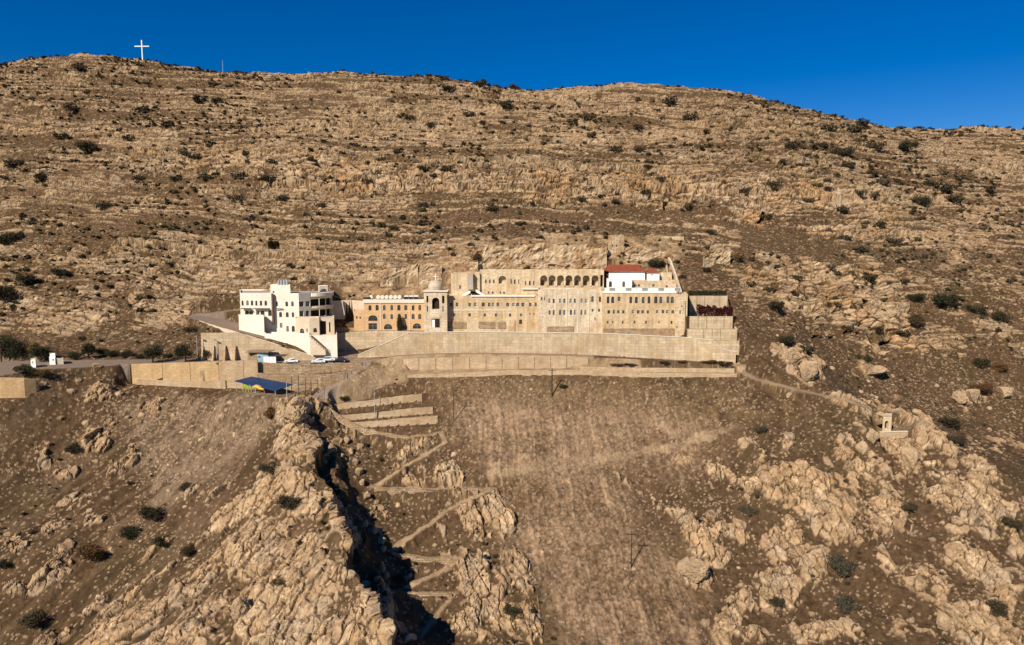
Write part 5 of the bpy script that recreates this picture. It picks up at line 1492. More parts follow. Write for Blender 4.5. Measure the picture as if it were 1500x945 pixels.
# wayside chapel
t = thing('wayside_chapel', 'tiny pale chapel with a dark arched doorway on the rocky right spur', 'chapel', P(1300, 632, 197))
building(t, 'wall', [(1293, 197), (1306, 197), (1306, 201), (1293, 201)], 610, 634, 'cream', {0: [('void', 1298.8, 616.5, 628.5, 5.4, 1)]}, 0.15, vref=620)
mb = MB(); a = P(1299.5, 610, 197); mb.add([(a[0] - 1.35, 196.9, a[2] + .003), (a[0] + 1.35, 196.9, a[2] + .003), (a[0] + 1.35, 201, a[2] + .003), (a[0] - 1.35, 201, a[2] + .003), (a[0], 196.9, a[2] + .6), (a[0], 201, a[2] + .6)], [(0, 1, 4), (1, 2, 5, 4), (2, 3, 5), (3, 0, 4, 5), (3, 2, 1, 0)]); mb.build('roof', MAT['tan'], t)
wallrun('terrace_wall', 'low wall with a pale coping in front of the tiny chapel', [(1289, 633.5, 643, 192.3), (1330, 632.5, 642, 193)], 'tan', 0.5, 1.5, cap='slab')

# ------------------------------------------------------------------ cars
def car(label, u, v, yaw, paint, kind='hatch', scale=1.0):
    h = hit(u, v)
    p = Vector(h)
    t = thing('parked_car', label, 'car', p, 'vehicles on the parking area')
    t.rotation_euler = (0, 0, yaw)
    t.scale = (scale,) * 3
    L, Wd = 2.15, .86
    prof = [(-L, .35), (-L, .72), (-L + .1, .86), (-1.25, .94), (-.62, 1.42), (.95, 1.45), (1.62, 1.0), (L - .05, .92), (L, .6), (L, .33)]
    if kind == 'van': prof = [(-L, .35), (-L, .8), (-L + .25, 1.0), (-1.25, 1.75), (L - .2, 1.8), (L, 1.65), (L, .35)]

    def ex(pr, w0, w1, mi, mb, x_in=0):
        n = len(pr)
        zz = [q[1] for q in pr]
        wd = [w0 if z < .98 else w1 for z in zz]
        pts = [(x, -wd[i], z) for i, (x, z) in enumerate(pr)] + [(x, wd[i], z) for i, (x, z) in enumerate(pr)]
        fs = [(i, n + i, n + (i + 1) % n, (i + 1) % n) for i in range(n)] + [tuple(range(n)), tuple(range(2 * n - 1, n - 1, -1))]
        mb.add(pts, fs, mi)
    mb = MB(); ex(prof, Wd, Wd - .12, 0, mb)
    body = mb.build('body', MAT[paint], t, origin=(0, 0, 0))
    mb = MB()
    if kind == 'van':
        for s in (-1, 1): mb.add([(-1.2, s * (Wd - .1), 1.1), (1.6, s * (Wd - .1), 1.1), (1.6, s * (Wd - .1), 1.6), (-1.05, s * (Wd - .1), 1.6)], [(0, 1, 2, 3)])
        mb.add([(-1.75, -.62, 1.1), (-1.75, .62, 1.1), (-1.32, .6, 1.66), (-1.32, -.6, 1.66)], [(0, 1, 2, 3)])
    else:
        for s in (-1, 1): mb.add([(-1.1, s * (Wd - .02), .98), (1.45, s * (Wd - .02), 1.02), (.92, s * (Wd - .105), 1.37), (-.58, s * (Wd - .105), 1.35)], [(0, 1, 2, 3)])
        mb.add([(-1.21, -.66, 1.0), (-1.21, .66, 1.0), (-.70, .62, 1.39), (-.70, -.62, 1.39)], [(0, 1, 2, 3)])
        mb.add([(1.60, -.66, 1.05), (1.60, .66, 1.05), (1.06, .62, 1.42), (1.06, -.62, 1.42)], [(0, 1, 2, 3)])
    mb.build('windows', MAT['glass'], t, origin=(0, 0, 0))
    for x in (-1.32, 1.32):
        for s in (-1, 1):
            mb = MB(); mb.tube([(x, s * (Wd - .2), .32), (x, s * (Wd + .02), .32)], .32, 14)
            wobj = mb.build('wheel', MAT['tyre'], t, origin=(0, 0, 0))
            mb = MB(); mb.tube([(x, s * (Wd + .021), .32), (x, s * (Wd + .03), .32)], .18, 10); mb.build('rim', MAT['steel'], wobj, origin=(0, 0, 0))
    for s in (-1, 1):
        mb = MB(); mb.box(-L - .02, -L + .05, s * .62 - .16, s * .62 + .16, .62, .76); mb.build('headlight', MAT['frame2'], t, origin=(0, 0, 0))
    return t


car('white car parked by itself right of the booth canopy', 427, 532.5, R(8), 'carwhite')
car('white car nearest the camera in the right hand group, left of the white estate', 466.5, 532.5, R(12), 'carwhite')
car('white car parked between another white car and a dark one', 481, 529.5, R(-170), 'carwhite')
car('dark car at the right end of the parked row', 499, 530.0, R(6), 'cardark')
car('bright blue van beside the buttressed wall', 328.5, 524.8, R(5), 'bluepaint', 'van', 1.0)

# ------------------------------------------------------------------ booth, shelter, poles
t = thing('booth', 'small flat roofed roadside booth with a brown side and a pale blue front', 'booth', P(378, 529, 217.5))
building(t, 'wall', [(363, 218), (377, 216.6), (377, 221), (363, 221)], 515.5, 530, 'brown', {}, 0.1, sink=1, vref=522)
building(t, 'front', [(377.1, 216.6), (393, 217.2), (393, 221), (377.1, 221)], 517, 530, 'paleblue', {0: W_([380.2], 521.5, 524.5, 3, 0)}, 0.1, sink=1, vref=522)
a, b = P(361, 515, 217), P(395, 515, 217); zz = P(363, 515.3, 218)[2]
mb = MB(); mb.box(a[0], b[0], 216.0, 221.6, zz + .01, zz + .2); mb.build('roof', MAT['brown'], t)
t = thing('hoarding', 'low white panel fence beside the pale blue booth', 'fence', P(395, 530, 215.8))
a, b = P(386, 525, 215.8), P(404.5, 525, 215.8); mb = MB()
for k in range(4):
    x0 = a[0] + (b[0] - a[0]) * k / 4; x1 = a[0] + (b[0] - a[0]) * (k + 1) / 4 - .08
    mb.box(x0, x1, 215.75, 215.85, P(390, 533, 215.8)[2], P(390, 522.6, 215.8)[2])
mb.build('panel', MAT['whitep'], t)
mb = MB(); mb.box(a[0] - .05, b[0], 215.87, 215.97, P(390, 524, 215.8)[2], P(390, 523, 215.8)[2]); mb.build('rail', MAT['steel'], t)
t = thing('canopy', 'dark flat lean-to canopy on thin posts right of the white panel fence', 'canopy', P(409, 530, 217))
a, b = P(396, 521, 217), P(418, 523, 217); mb = MB(); mb.prism([(a[0], 216.2), (b[0], 216.2), (b[0], 219.5), (a[0], 219.5)], a[2] - .1, a[2] + .05); mb.build('roof', MAT['dark'], t)
for x in (a[0] + .3, b[0] - .3):
    mb = MB(); mb.tube([(x, 216.4, a[2]), (x, 216.4, a[2] - 3)], .06, 5); mb.build('post', MAT['dark'], t)

t = thing('shelter', 'open shelter with a sloping dark blue sheet roof above the rocky spur', 'shelter', P(388, 575, 204))
cs = [P(343.5, 557.8, 202.5), P(404, 572.3, 200.0), P(429, 562.5, 206.5), P(368.5, 551.5, 208.5)]
mb = MB(); mb.add(cs + [q - np.array((0, 0, .22)) for q in cs], [(0, 1, 2, 3), (7, 6, 5, 4), (0, 4, 5, 1), (1, 5, 6, 2), (2, 6, 7, 3), (3, 7, 4, 0)]); mb.build('roof', MAT['blue'], t)
for i, q in enumerate(cs + [(cs[0] + cs[1]) / 2, (cs[2] + cs[3]) / 2]):
    c = (cs[0] + cs[2]) / 2; q = c + (q - c) * .95
    mb = MB(); mb.tube([(q[0], q[1], q[2] - .1), (q[0], q[1], gz(q[0], q[1]) - .3)], .09, 6); mb.build('post', MAT['steel'], t)
t = thing('playground_slide', 'orange tube slide under the blue shelter roof', 'slide', P(380, 572, 201.5))
mb = MB(); q = P(372, 566.5, 201.8); e = P(387, 570, 201.2)
mb.tube([q, q * .7 + e * .3 + np.array((0, 0, .25)), q * .3 + e * .7, e], [.55, .6, .6, .5], 10); mb.build('tube', MAT['yellow'], t)
mb = MB(); mb.tube([q, (q[0], q[1], gz(q[0], q[1]) - .2)], .07, 5); mb.tube([e, (e[0], e[1], gz(e[0], e[1]) - .2)], .07, 5); mb.build('support', MAT['steel'], t)
t = thing('climbing_frame', 'lime green climbing frame under the left half of the blue roof', 'play frame', P(362, 570, 202.5))
q = P(362, 565.5, 202.5); g0 = gz(q[0], q[1])
mb = MB()
for dx in (-1.2, -.4, .4, 1.2): mb.tube([(q[0] + dx, 202.5, g0 - .2), (q[0] + dx, 202.5, q[2] + .8)], .12, 6)
mb.build('upright', MAT['green'], t)
mb = MB(); mb.box(q[0] - 1.3, q[0] + 1.3, 202.0, 203.2, q[2] - .2, q[2]); mb.box(q[0] - 1.0, q[0] + .3, 202.3, 202.45, q[2] + .1, q[2] + .9); mb.build('platform', MAT['green'], t)


def pole(name, label, u, vt, vb, kind, r=.12, cat='pole', group=None):
    h = hit(u, vb)
    Yp = h[1]
    top = P(u, vt, Yp)
    t = thing(name, label, cat, h, group)
    m_ = {'wood': 'wood', 'steel': 'steel', 'lamp': 'steel', 'dark': 'dark', 'frame': 'dark'}[kind]
    mb = MB(); mb.tube([(h[0], h[1], h[2] - 1), (h[0], h[1], top[2])], [r * 1.15, r * .8], 8); mb.build('post', MAT[m_], t)
    if kind == 'wood':
        mb = MB(); z = top[2] - .9
        mb.box(h[0] - 1.1, h[0] + 1.1, h[1] - .08, h[1] + .08, z, z + .16)
        mb.build('crossarm', MAT['wood'], t)
        mb = MB()
        for dx in (-1, 0, 1): mb.lathe((h[0] + dx, h[1], z + .163), [(.05, 0), (.08, .12), (.04, .24)], 6)
        mb.build('insulator', MAT['dark'], t)
    if kind == 'lamp':
        mb = MB(); mb.tube([(h[0], h[1], top[2] - .05), (h[0] + .1, h[1] - .5, top[2] + .1)], .05, 5); mb.build('arm', MAT['steel'], t)
        mb = MB(); mb.box(h[0] - .25, h[0] + .45, h[1] - 1.0, h[1] - .5, top[2], top[2] + .2); mb.build('lamp_head', MAT['dark'], t)
    return t


pole('utility_pole', 'dark wooden utility pole with a crossarm at the top of the ploughed slope', 808.5, 539, 582, 'wood', .17)
pole('utility_pole', 'dark wooden pole with a crossarm low on the ploughed slope, pale stone at its foot', 924.5, 778, 832, 'wood', .12)
pole('utility_pole', 'thin leaning pair pole beside the brown bare strip, right of the garden walls', 664.5, 575, 617, 'wood', .10)
pole('utility_pole', 'slender pole standing among the sandy garden walls', 549, 568, 613, 'steel', .07)
pole('utility_pole', 'lone dark pole on the right hand track', 1234, 539, 577, 'dark', .14)
pole('lamp_post', 'pale lamp post at the left end of the buttressed wall', 289.5, 490, 529, 'lamp', .09, 'lamp')
pole('lamp_post', 'dark headed lamp post in front of the buttresses', 317.5, 498, 528, 'lamp', .12, 'lamp')
pole('lamp_post', 'white lamp post against the tan retaining wall', 320, 532, 559, 'lamp', .08, 'lamp')
pole('mast', 'thin grey mast on the ridge right of the white cross', 326.5, 88, 104.5, 'steel', .13, 'mast')
for u, vt, vb, lab in ((428, 552, 588, 'tall dark post just right of the blue roof'), (438, 549, 583, 'second dark post right of the blue roof'), (448, 553, 580, 'third dark post, beside the shadowed rock'), (456, 557, 578, 'shorter dark post near the road bend'), (466, 556, 577, 'rightmost dark post, by the road bend'), (420.5, 559, 588, 'white post at the right edge of the blue roof')):
    pole('post', lab, u, vt, vb, 'frame' if 'dark' in lab else 'steel', .10, 'post', 'posts beside the blue shelter')
q = [P(438, 563, hit(438, 583)[1]), P(466, 562, hit(466, 577)[1])]
o = MB().tube([q[0], q[1]], .07, 5).build('crossbar', MAT['dark']); tag(o, 'dark horizontal bar joining the posts beside the blue shelter', 'bar')

# summit cross
h = hit(209, 88)
t = thing('summit_cross', 'tall white cross on the summit ridge', 'cross', h)
top = P(209, 59, h[1]); zc_ = P(209, 68, h[1])[2]
mb = MB(); mb.box(h[0] - .32, h[0] + .32, h[1] - .4, h[1] + .4, h[2] - 2, top[2]); mb.build('upright', MAT['whitep'], t)
mb = MB(); ww = P(218.6, 68, h[1])[0] - h[0]
for s in (-1, 1): mb.box(h[0] + (.323 if s > 0 else -ww), h[0] + (ww if s > 0 else -.323), h[1] - .35, h[1] + .35, zc_ - .32, zc_ + .32)
mb.build('crossbeam', MAT['whitep'], t)

# left roadside
t = thing('roadside_kiosk', 'small white tower kiosk with a low grey side by the left road', 'kiosk', P(78, 534, 212))
building(t, 'wall', [(72.5, 212), (81, 212), (81, 215), (72.5, 215)], 524.5, 536, 'bright', {0: W_([78], 526, 528.5, 2, 0)}, 0.15, sink=1.5, vref=530)
building(t, 'top', [(73.5, 212.4), (81.5, 212.4), (81.5, 214.7), (73.5, 214.7)], 518.7, 523.9, 'bright', {}, 0.15, sink=0.3, vref=530)
building(t, 'side', [(81.2, 212.5), (93, 212.5), (93, 215), (81.2, 215)], 524.8, 536, 'concrete', {}, 0.15, sink=1.5, vref=530)
t = thing('white_gatepost', 'small white structure with a dark opening among the left trees', 'hut', P(48, 536, 206))
building(t, 'wall', [(45, 206), (52, 206), (52, 209), (45, 209)], 527.5, 540, 'bright', {0: [('void', 48, 529.5, 533, 2, 0)]}, 0.15, sink=1.5, vref=530)

# ------------------------------------------------------------------ plants
def leaf_mat(name, a, b, rough=0.8):
    m, t, bs = principled(name, rough, 0.15)
    tc = N(t, 'ShaderNodeTexCoord')
    n = N(t, 'ShaderNodeTexNoise', Scale=1.7, Detail=3.0)
    t.links.new(tc.outputs['Object'], n.inputs['Vector'])
    oi = N(t, 'ShaderNodeObjectInfo')
    ad = N(t, 'ShaderNodeMath', operation='ADD'); t.links.new(n.outputs['Fac'], ad.inputs[0]); t.links.new(oi.outputs['Random'], ad.inputs[1])
    r = N(t, 'ShaderNodeMapRange'); r.inputs[1].default_value = 0.35; r.inputs[2].default_value = 1.5
    t.links.new(ad.outputs[0], r.inputs[0])
    mx = N(t, 'ShaderNodeMix', data_type='RGBA'); mx.inputs[6].default_value = (*a, 1); mx.inputs[7].default_value = (*b, 1)
    t.links.new(r.outputs[0], mx.inputs['Factor']); t.links.new(mx.outputs[2], bs.inputs['Base Color'])
    return m


LM = dict(olive=leaf_mat('olive_scrub_leaves', (0.032, 0.027, 0.014), (0.062, 0.048, 0.024)), green=leaf_mat('dark_green_leaves', (0.027, 0.027, 0.013), (0.052, 0.047, 0.021)),
          brown=leaf_mat('brown_twigs', (0.048, 0.033, 0.018), (0.085, 0.057, 0.030)), rust=leaf_mat('russet_leaves', (0.085, 0.040, 0.018), (0.13, 0.065, 0.025)),
          red=leaf_mat('dark_red_leaves', (0.050, 0.010, 0.010), (0.085, 0.018, 0.015)), grey=leaf_mat('grey_green_leaves', (0.055, 0.050, 0.031), (0.085, 0.075, 0.045)), gold=leaf_mat('golden_leaves', (0.10, 0.066, 0.02), (0.15, 0.10, 0.03)))
BARK = plain('bark', (0.07, 0.05, 0.035), 0.95, 0.1, 0.3)


def leaf_cloud(n, lobes, size, seed, flat=0.75):
    """many small leaf faces scattered through several uneven lobes; lobes: (x, y, z, r)"""
    r = np.random.default_rng(seed)
    vv = []; ff = []
    wts = np.array([l[3] ** 2 for l in lobes]); wts /= wts.sum()
    for i in range(n):
        l = lobes[r.choice(len(lobes), p=wts)]
        dv = r.normal(size=3); dv /= np.linalg.norm(dv)
        rad = l[3] * (r.random() ** 0.45) * (0.85 + 0.3 * r.random())
        c = np.array(l[:3]) + dv * rad * np.array((1, 1, flat))
        if c[2] < 0.02: c[2] = 0.02 + r.random() * .1
        a = r.normal(size=3); a /= np.linalg.norm(a); b = np.cross(a, r.normal(size=3)); b /= np.linalg.norm(b)
        s = size * (0.6 + 0.8 * r.random())
        o = len(vv)
        vv += [tuple(c + a * s), tuple(c + b * s * .6), tuple(c - a * s), tuple(c - b * s * .6)]
        ff.append((o, o + 1, o + 2, o + 3))
    return vv, ff


def bush_mesh(name, seed, n, leaf, mat, flat=.75, spread=.5, lobes=6, stems=True):
    r = np.random.default_rng(seed)
    L = [(0, 0, .45, .6)]
    for k in range(lobes):
        a = r.random() * 6.28; q = spread * (.6 + .6 * r.random())
        L.append((q * math.cos(a), q * math.sin(a), .3 + .45 * r.random(), .28 + .22 * r.random()))
    vv, ff = leaf_cloud(n, L, leaf, seed, flat)
    mb = MB(); mb.add(vv, ff, 0)
    if stems:
        for k in range(4):
            a = r.random() * 6.28
            mb.tube([(0, 0, -.25), (.25 * math.cos(a), .25 * math.sin(a), .25), (.5 * math.cos(a), .5 * math.sin(a), .6)], [.05, .035, .015], 4, 1)
    o = mb.build(name, [LM[mat], BARK])
    me = o.data; bpy.data.objects.remove(o)
    return me


SMALL = {k: [bush_mesh('shrub', 900 + 10 * i + j, 330, .115, k, spread=.72, lobes=6) for j in range(4)] for i, k in enumerate(('olive', 'brown', 'green'))}
BIG = {k: [bush_mesh('shrub', 700 + 10 * i + j, 2000, .056, k, spread=.72, lobes=9) for j in range(2)] for i, k in enumerate(('olive', 'brown', 'green', 'rust', 'grey', 'gold'))}
NB = 0


def put_bush(u, v, rpx, mesh, label, group=None, name='shrub', cat='shrub', hs_=1.0, pos=None, stretch=1.0):
    h = hit(u, v + rpx * .55) if pos is None else pos
    if h is None: return None
    o = bpy.data.objects.new(name, mesh)
    rad = rpx * h[1] / 1000.0 * (1.35 if v < 520 else 1.02)
    o.location = tuple(Vector(h) - Vector((0, 0, .12 * rad)))
    o.rotation_euler = (0, 0, random.uniform(0, 6.28) if stretch == 1.0 else 0)
    o.scale = (rad * stretch, rad, rad * 1.05 * hs_)
    COL.objects.link(o)
    return tag(o, label, cat, group)


ZONES = [
    ('on the summit slope under the white cross', lambda u, v: v < 165 and u < 420),
    ('on the ridge above the middle of the cliffs', lambda u, v: v < 165 and u < 800),
    ('on the right shoulder of the ridge', lambda u, v: v < 175 and u < 1130),
    ('on the bare slope falling to the right skyline', lambda u, v: v < 260 and u >= 1130),
    ('among the ledges at the far left, below the summit', lambda u, v: v < 320 and u < 220),
    ('on the cliff band above the white guest house', lambda u, v: v < 320 and u < 520),
    ('on the cliff band above the bell tower', lambda u, v: v < 320 and u < 720),
    ('on the cliff band straight above the arcade', lambda u, v: v < 330 and u < 940),
    ('on the cliff band above the right terraces', lambda u, v: v < 345 and u < 1180),
    ('on the side valley at the right picture edge', lambda u, v: v < 420 and u >= 1180),
    ('on the rocky slope left of the guest house', lambda u, v: v < 520 and u < 345),
    ('on the slope between guest house and cliffs', lambda u, v: v < 450 and u < 660),
    ('on the slope right above the ruins', lambda u, v: v < 450 and u < 1075),
    ('around the caves on the right', lambda u, v: v < 560 and u >= 1075),
    ('on the stony slope below the tan retaining wall', lambda u, v: u < 420),
    ('beside the zigzag path', lambda u, v: u < 800),
    ('among the outcrops of the right foreground', lambda u, v: True),
]
KINDW = {'olive': 'dark olive shrub', 'brown': 'twiggy brown shrub', 'green': 'dense dark green shrub'}


def zone_of(u, v):
    for s, f in ZONES:
        if f(u, v): return s


hill = [(119, 100, 8), (208, 160, 8), (107, 157, 10), (290, 147, 9), (317, 147, 6), (248, 183, 9), (190, 202, 7), (272, 225, 8), (287, 230, 7), (360, 226, 6), (397, 237, 6), (350, 257, 9), (395, 262, 9), (255, 262, 7),
        (203, 263, 7), (303, 260, 8), (132, 217, 12), (413, 290, 8), (455, 233, 6), (658, 130, 8), (703, 123, 9), (752, 127, 6), (742, 153, 8), (783, 158, 6), (600, 172, 6), (633, 183, 6), (688, 167, 7), (705, 179, 5),
        (837, 180, 6), (863, 172, 8), (867, 198, 6), (900, 217, 8), (937, 218, 7), (935, 188, 8), (950, 245, 6), (967, 263, 6), (980, 148, 10), (853, 292, 7), (900, 295, 6), (945, 282, 6), (720, 305, 7), (725, 293, 4),
        (622, 248, 6), (558, 233, 6), (552, 253, 6), (582, 223, 6), (610, 223, 4), (635, 257, 5), (658, 247, 7), (1010, 172, 8), (1023, 218, 6), (1035, 192, 6), (1163, 213, 9), (1192, 215, 7), (1208, 213, 7), (1233, 223, 11),
        (1242, 242, 8), (1277, 253, 7), (1147, 238, 7), (1258, 283, 8), (1280, 287, 7), (1295, 267, 9), (1350, 295, 11), (1385, 277, 9), (1398, 292, 10), (1363, 268, 8), (1448, 277, 8), (1230, 308, 9), (1088, 280, 7), (1132, 272, 9),
        (1182, 293, 7), (1210, 265, 6), (1197, 272, 6), (1007, 303, 7), (1265, 180, 9), (1217, 188, 9), (1253, 190, 9), (1327, 215, 11), (1282, 213, 10), (1260, 365, 8), (1287, 330, 8), (1310, 353, 8), (1215, 393, 6), (1275, 407, 9),
        (1338, 470, 12), (1323, 488, 8), (1283, 483, 8), (1242, 480, 7), (1223, 447, 8), (1182, 512, 10), (1133, 448, 11), (1267, 523, 12), (1463, 463, 12), (1430, 453, 11), (1167, 407, 7), (1100, 417, 6), (1238, 348, 7), (1080, 378, 8),
        (40, 410, 12), (90, 400, 11), (12, 350, 14), (8, 430, 15), (786, 370, 5), (640, 332, 6), (560, 330, 6), (470, 300, 7), (345, 290, 8), (620, 300, 6), (1040, 340, 6), (1120, 318, 7), (150, 300, 9), (60, 260, 10), (20, 240, 9), (90, 200, 9)]
random.seed(11)
count = 0
for u, v, r_ in hill:
    k = random.choice(('olive', 'olive', 'green', 'brown'))
    z = zone_of(u, v)
    if put_bush(u, v, r_, BIG[k][random.randrange(2)] if r_ > 10 else SMALL[k][random.randrange(4)], KINDW[k] + ' ' + z, KINDW[k] + 's ' + z) is not None: count += 1
# scattered ones: more of them high up and to the left
extra = []
tries = 0
while count + len(extra) < 218 and tries < 4000:
    tries += 1
    u = random.uniform(-10, 1510); v = random.choice((random.uniform(85, 200), random.uniform(85, 330), random.uniform(120, 520)))
    if 280 < u < 1095 and v > 345: continue
    if v > 520 and u > 150: continue
    h = hit(u, v)
    if h is None or h[1] > 560 or h[1] < 225: continue
    if fbm(np.array([h[0] / 40]), np.array([h[1] / 40]), 88, 2)[0] < -0.1: continue
    extra.append((u, v, h))
for u, v, h in extra:
    k = random.choice(('olive', 'brown', 'olive', 'brown', 'green')); z = zone_of(u, v)
    put_bush(u, v, 0, SMALL[k][random.randrange(4)], KINDW[k] + ' ' + z, KINDW[k] + 's ' + z, pos=h).scale = [random.uniform(1.1, 2.6)] * 2 + [random.uniform(1.0, 2.2)]
# skyline bushes
for i in range(26):
    u = random.choice((random.uniform(20, 300), random.uniform(480, 1300), random.uniform(600, 760)))
    for v in range(70, 230):
        h = hit(u, v)
        if h is not None and h[1] < 560: break
    z = 'standing out against the sky along the skyline'
    k = random.choice(('olive', 'brown'))
    put_bush(u, v, 0, SMALL[k][random.randrange(4)], KINDW[k] + ' ' + z, KINDW[k] + 's ' + z, pos=h).scale = [random.uniform(1.2, 2.6)] * 2 + [random.uniform(1.0, 1.9)]

near_b = [(1115, 628, 10, 'grey', 'lone grey green bush on the field below the right track'), (1485, 765, 15, 'olive', 'dark bush at the right picture edge among boulders'), (1095, 745, 12, 'grey', 'grey bush growing on an outcrop left of the right foreground'),
          (1230, 822, 22, 'grey', 'wide low grey thicket in the right foreground soil'), (1238, 880, 18, 'grey', 'second low grey thicket, nearer the camera'), (1332, 742, 13, 'olive', 'bush in the shadow right of the big outcrop'), (1135, 880, 14, 'olive', 'dark bush beside the lower right outcrop edge'),
          (1465, 890, 18, 'olive', 'bush in the lower right corner between slabs'), (1150, 498, 11, 'green', 'dense green bush left of the big boulder'), (1437, 531, 14, 'olive', 'left one of two dark bushes on the right soil slope'), (1466, 536, 13, 'rust', 'reddish right one of two bushes on the right soil slope'),
          (1433, 567, 17, 'rust', 'broad russet bush on the right soil slope'), (1393, 617, 16, 'olive', 'dark bush below the paired boulders'), (1400, 642, 14, 'olive', 'bush in the gully behind the chapel spur'), (1380, 440, 15, 'green', 'broad dark bush right of the cave cliff'), (1342, 436, 10, 'green', 'round bush on top of a stem left of the broad dark one'),
          (1110, 722, 8, 'grey', 'small bush in the middle of the right outcrop'), (395, 683, 17, 'olive', 'dark bush on the crest of the left spur'), (424, 735, 20, 'olive', 'large dark bush on the shadow edge of the left spur'), (222, 750, 19, 'olive', 'upper of three bushes along the left gully'), (190, 778, 16, 'green', 'middle bush along the left gully'),
          (134, 806, 22, 'rust', 'large reddish bush at the lower end of the left gully'), (237, 793, 14, 'green', 'low green bush on the slabs of the left spur'), (278, 803, 14, 'olive', 'dark bush right of the low green one'), (408, 850, 15, 'brown', 'brown bush in the middle of the spur'), (272, 712, 13, 'brown', 'faint brown bush on the scree'),
          (108, 655, 13, 'olive', 'dark bush on the upper left slope'), (45, 905, 22, 'olive', 'dark bush in the lower left corner'), (4, 825, 12, 'green', 'dark bush cut by the left picture edge'), (585, 848, 11, 'green', 'green bush beside the lowest turn of the zigzag path'), (749, 895, 15, 'green', 'solitary green bush on the slab rocks below the path'),
          (505, 584, 8, 'green', 'round green bush beside the road bend'), (398, 604, 15, 'rust', 'russet bush clinging to the spur top below the blue roof'), (825, 565, 7, 'green', 'small green bush beside the upper utility pole'), (618, 655, 6, 'olive', 'small bush at the upper turn of the path'), (490, 720, 10, 'brown', 'brown bush at the gully edge'),
          (700, 386, 8, 'brown', 'round dark bush in front of the ruined wall'), (962, 386, 11, 'green', 'green bush tree behind the small red roof'), (1035, 395, 6, 'olive', 'small bush on the slope above the hedge'), (1000, 405, 5, 'brown', 'small brown bush near the boundary wall'),
          (150, 515, 8, 'green', 'first low bush of the roadside row on the left'), (165, 518, 8, 'green', 'second low bush of the roadside row'), (185, 519, 8, 'olive', 'third low bush of the roadside row'), (205, 521, 7, 'green', 'fourth low bush of the roadside row'), (245, 520, 7, 'green', 'low bush between the two dark roadside trees'),
          (306, 519, 9, 'green', 'dark bush at the foot of the leftmost buttress'), (60, 545, 13, 'gold', 'yellowish bush by the left road'), (38, 540, 14, 'green', 'dark green bush beside the white structure on the left'), (110, 520, 11, 'green', 'bush right of the white kiosk')]
for u, v, r_, k, lab in near_b:
    put_bush(u, v, r_, BIG[k][random.randrange(2)], lab)
# thickets of the planting bed
for u, v, r_, st, k, lab in ((905, 529, 6, 2.6, 'rust', 'long low russet thicket at the left of the planting bed'), (925, 531, 5, 2.5, 'olive', 'olive end of the left thicket in the planting bed'), (975, 531, 6, 1.6, 'olive', 'thicket in the middle of the planting bed'), (998, 534, 5, 1.6, 'rust', 'small russet thicket right of the middle'),
                            (1035, 537, 6, 2.2, 'rust', 'russet thicket near the right end of the planting bed'), (1054, 533, 8, 1.2, 'green', 'tall green bush at the right end of the planting bed'), (1068, 538, 7, 1.0, 'brown', 'brown bush closing the planting bed')):
    hh = P(u, v + 3, 215.6); put_bush(u, v, r_, BIG[k][0], lab, 'thickets of the planting bed', pos=np.array((hh[0], hh[1], gz(hh[0], hh[1]))), stretch=st, hs_=.85)
# remaining low scrub nobody could count
scr = MB(); vs = []; fs = []
base = [(np.array(q[0], np.float32), np.array(q[1], np.int32)) for q in (leaf_cloud(70, [(0, 0, .35, .5), (.35, .1, .3, .32), (-.3, -.15, .28, .34)], .21, 50 + k, .8) for k in range(6))]
r = np.random.default_rng(5)
cnt = 0; no = 0; vs = []; fs = []
while cnt < 7600:
    x = r.uniform(-420, 420); y = r.uniform(130, 520)
    if abs(x / y) > .95: continue
    i = int(min(np.searchsorted(YR, y), len(YR) - 1)); j = int(min(np.searchsorted(S, x / y), len(S) - 1))
    if NAT[i, j] < .95 or field[i, j] > .3: continue
    uu = U[i, j]; dens = .28 if y < 250 else (.45 + .55 * float(sstep(620, 250, uu)) + .5 * float(sstep(1000, 1250, uu)))
    if r.random() > dens * (0.55 + 1.1 * float(fbm(np.array([x / 25]), np.array([y / 25]), 91, 3)[0])) * (1 - .5 * float(rockA[i, j])): continue
    q = base[r.integers(6)]; s = (r.uniform(1.0, 2.5) if r.random() < .45 else r.uniform(.6, 1.3)) * (1.0 if y > 250 else .5)
    a_ = r.uniform(0, 6.28); ca, sa = math.cos(a_), math.sin(a_)
    p = q[0]
    vs.append(np.stack([(p[:, 0] * ca - p[:, 1] * sa) * s + x, (p[:, 0] * sa + p[:, 1] * ca) * s + y, p[:, 2] * s * .95 + Z[i, j] + .1], -1)); fs.append(q[1] + no); no += len(p)
    cnt += 1
vs = np.concatenate(vs).tolist(); fs = np.concatenate(fs).tolist()
scr.add(vs, fs); o = scr.build('scrub', LM['olive']); tag(o, 'low dry brown scrub dotted over the slopes', 'scrub'); o['kind'] = 'stuff'


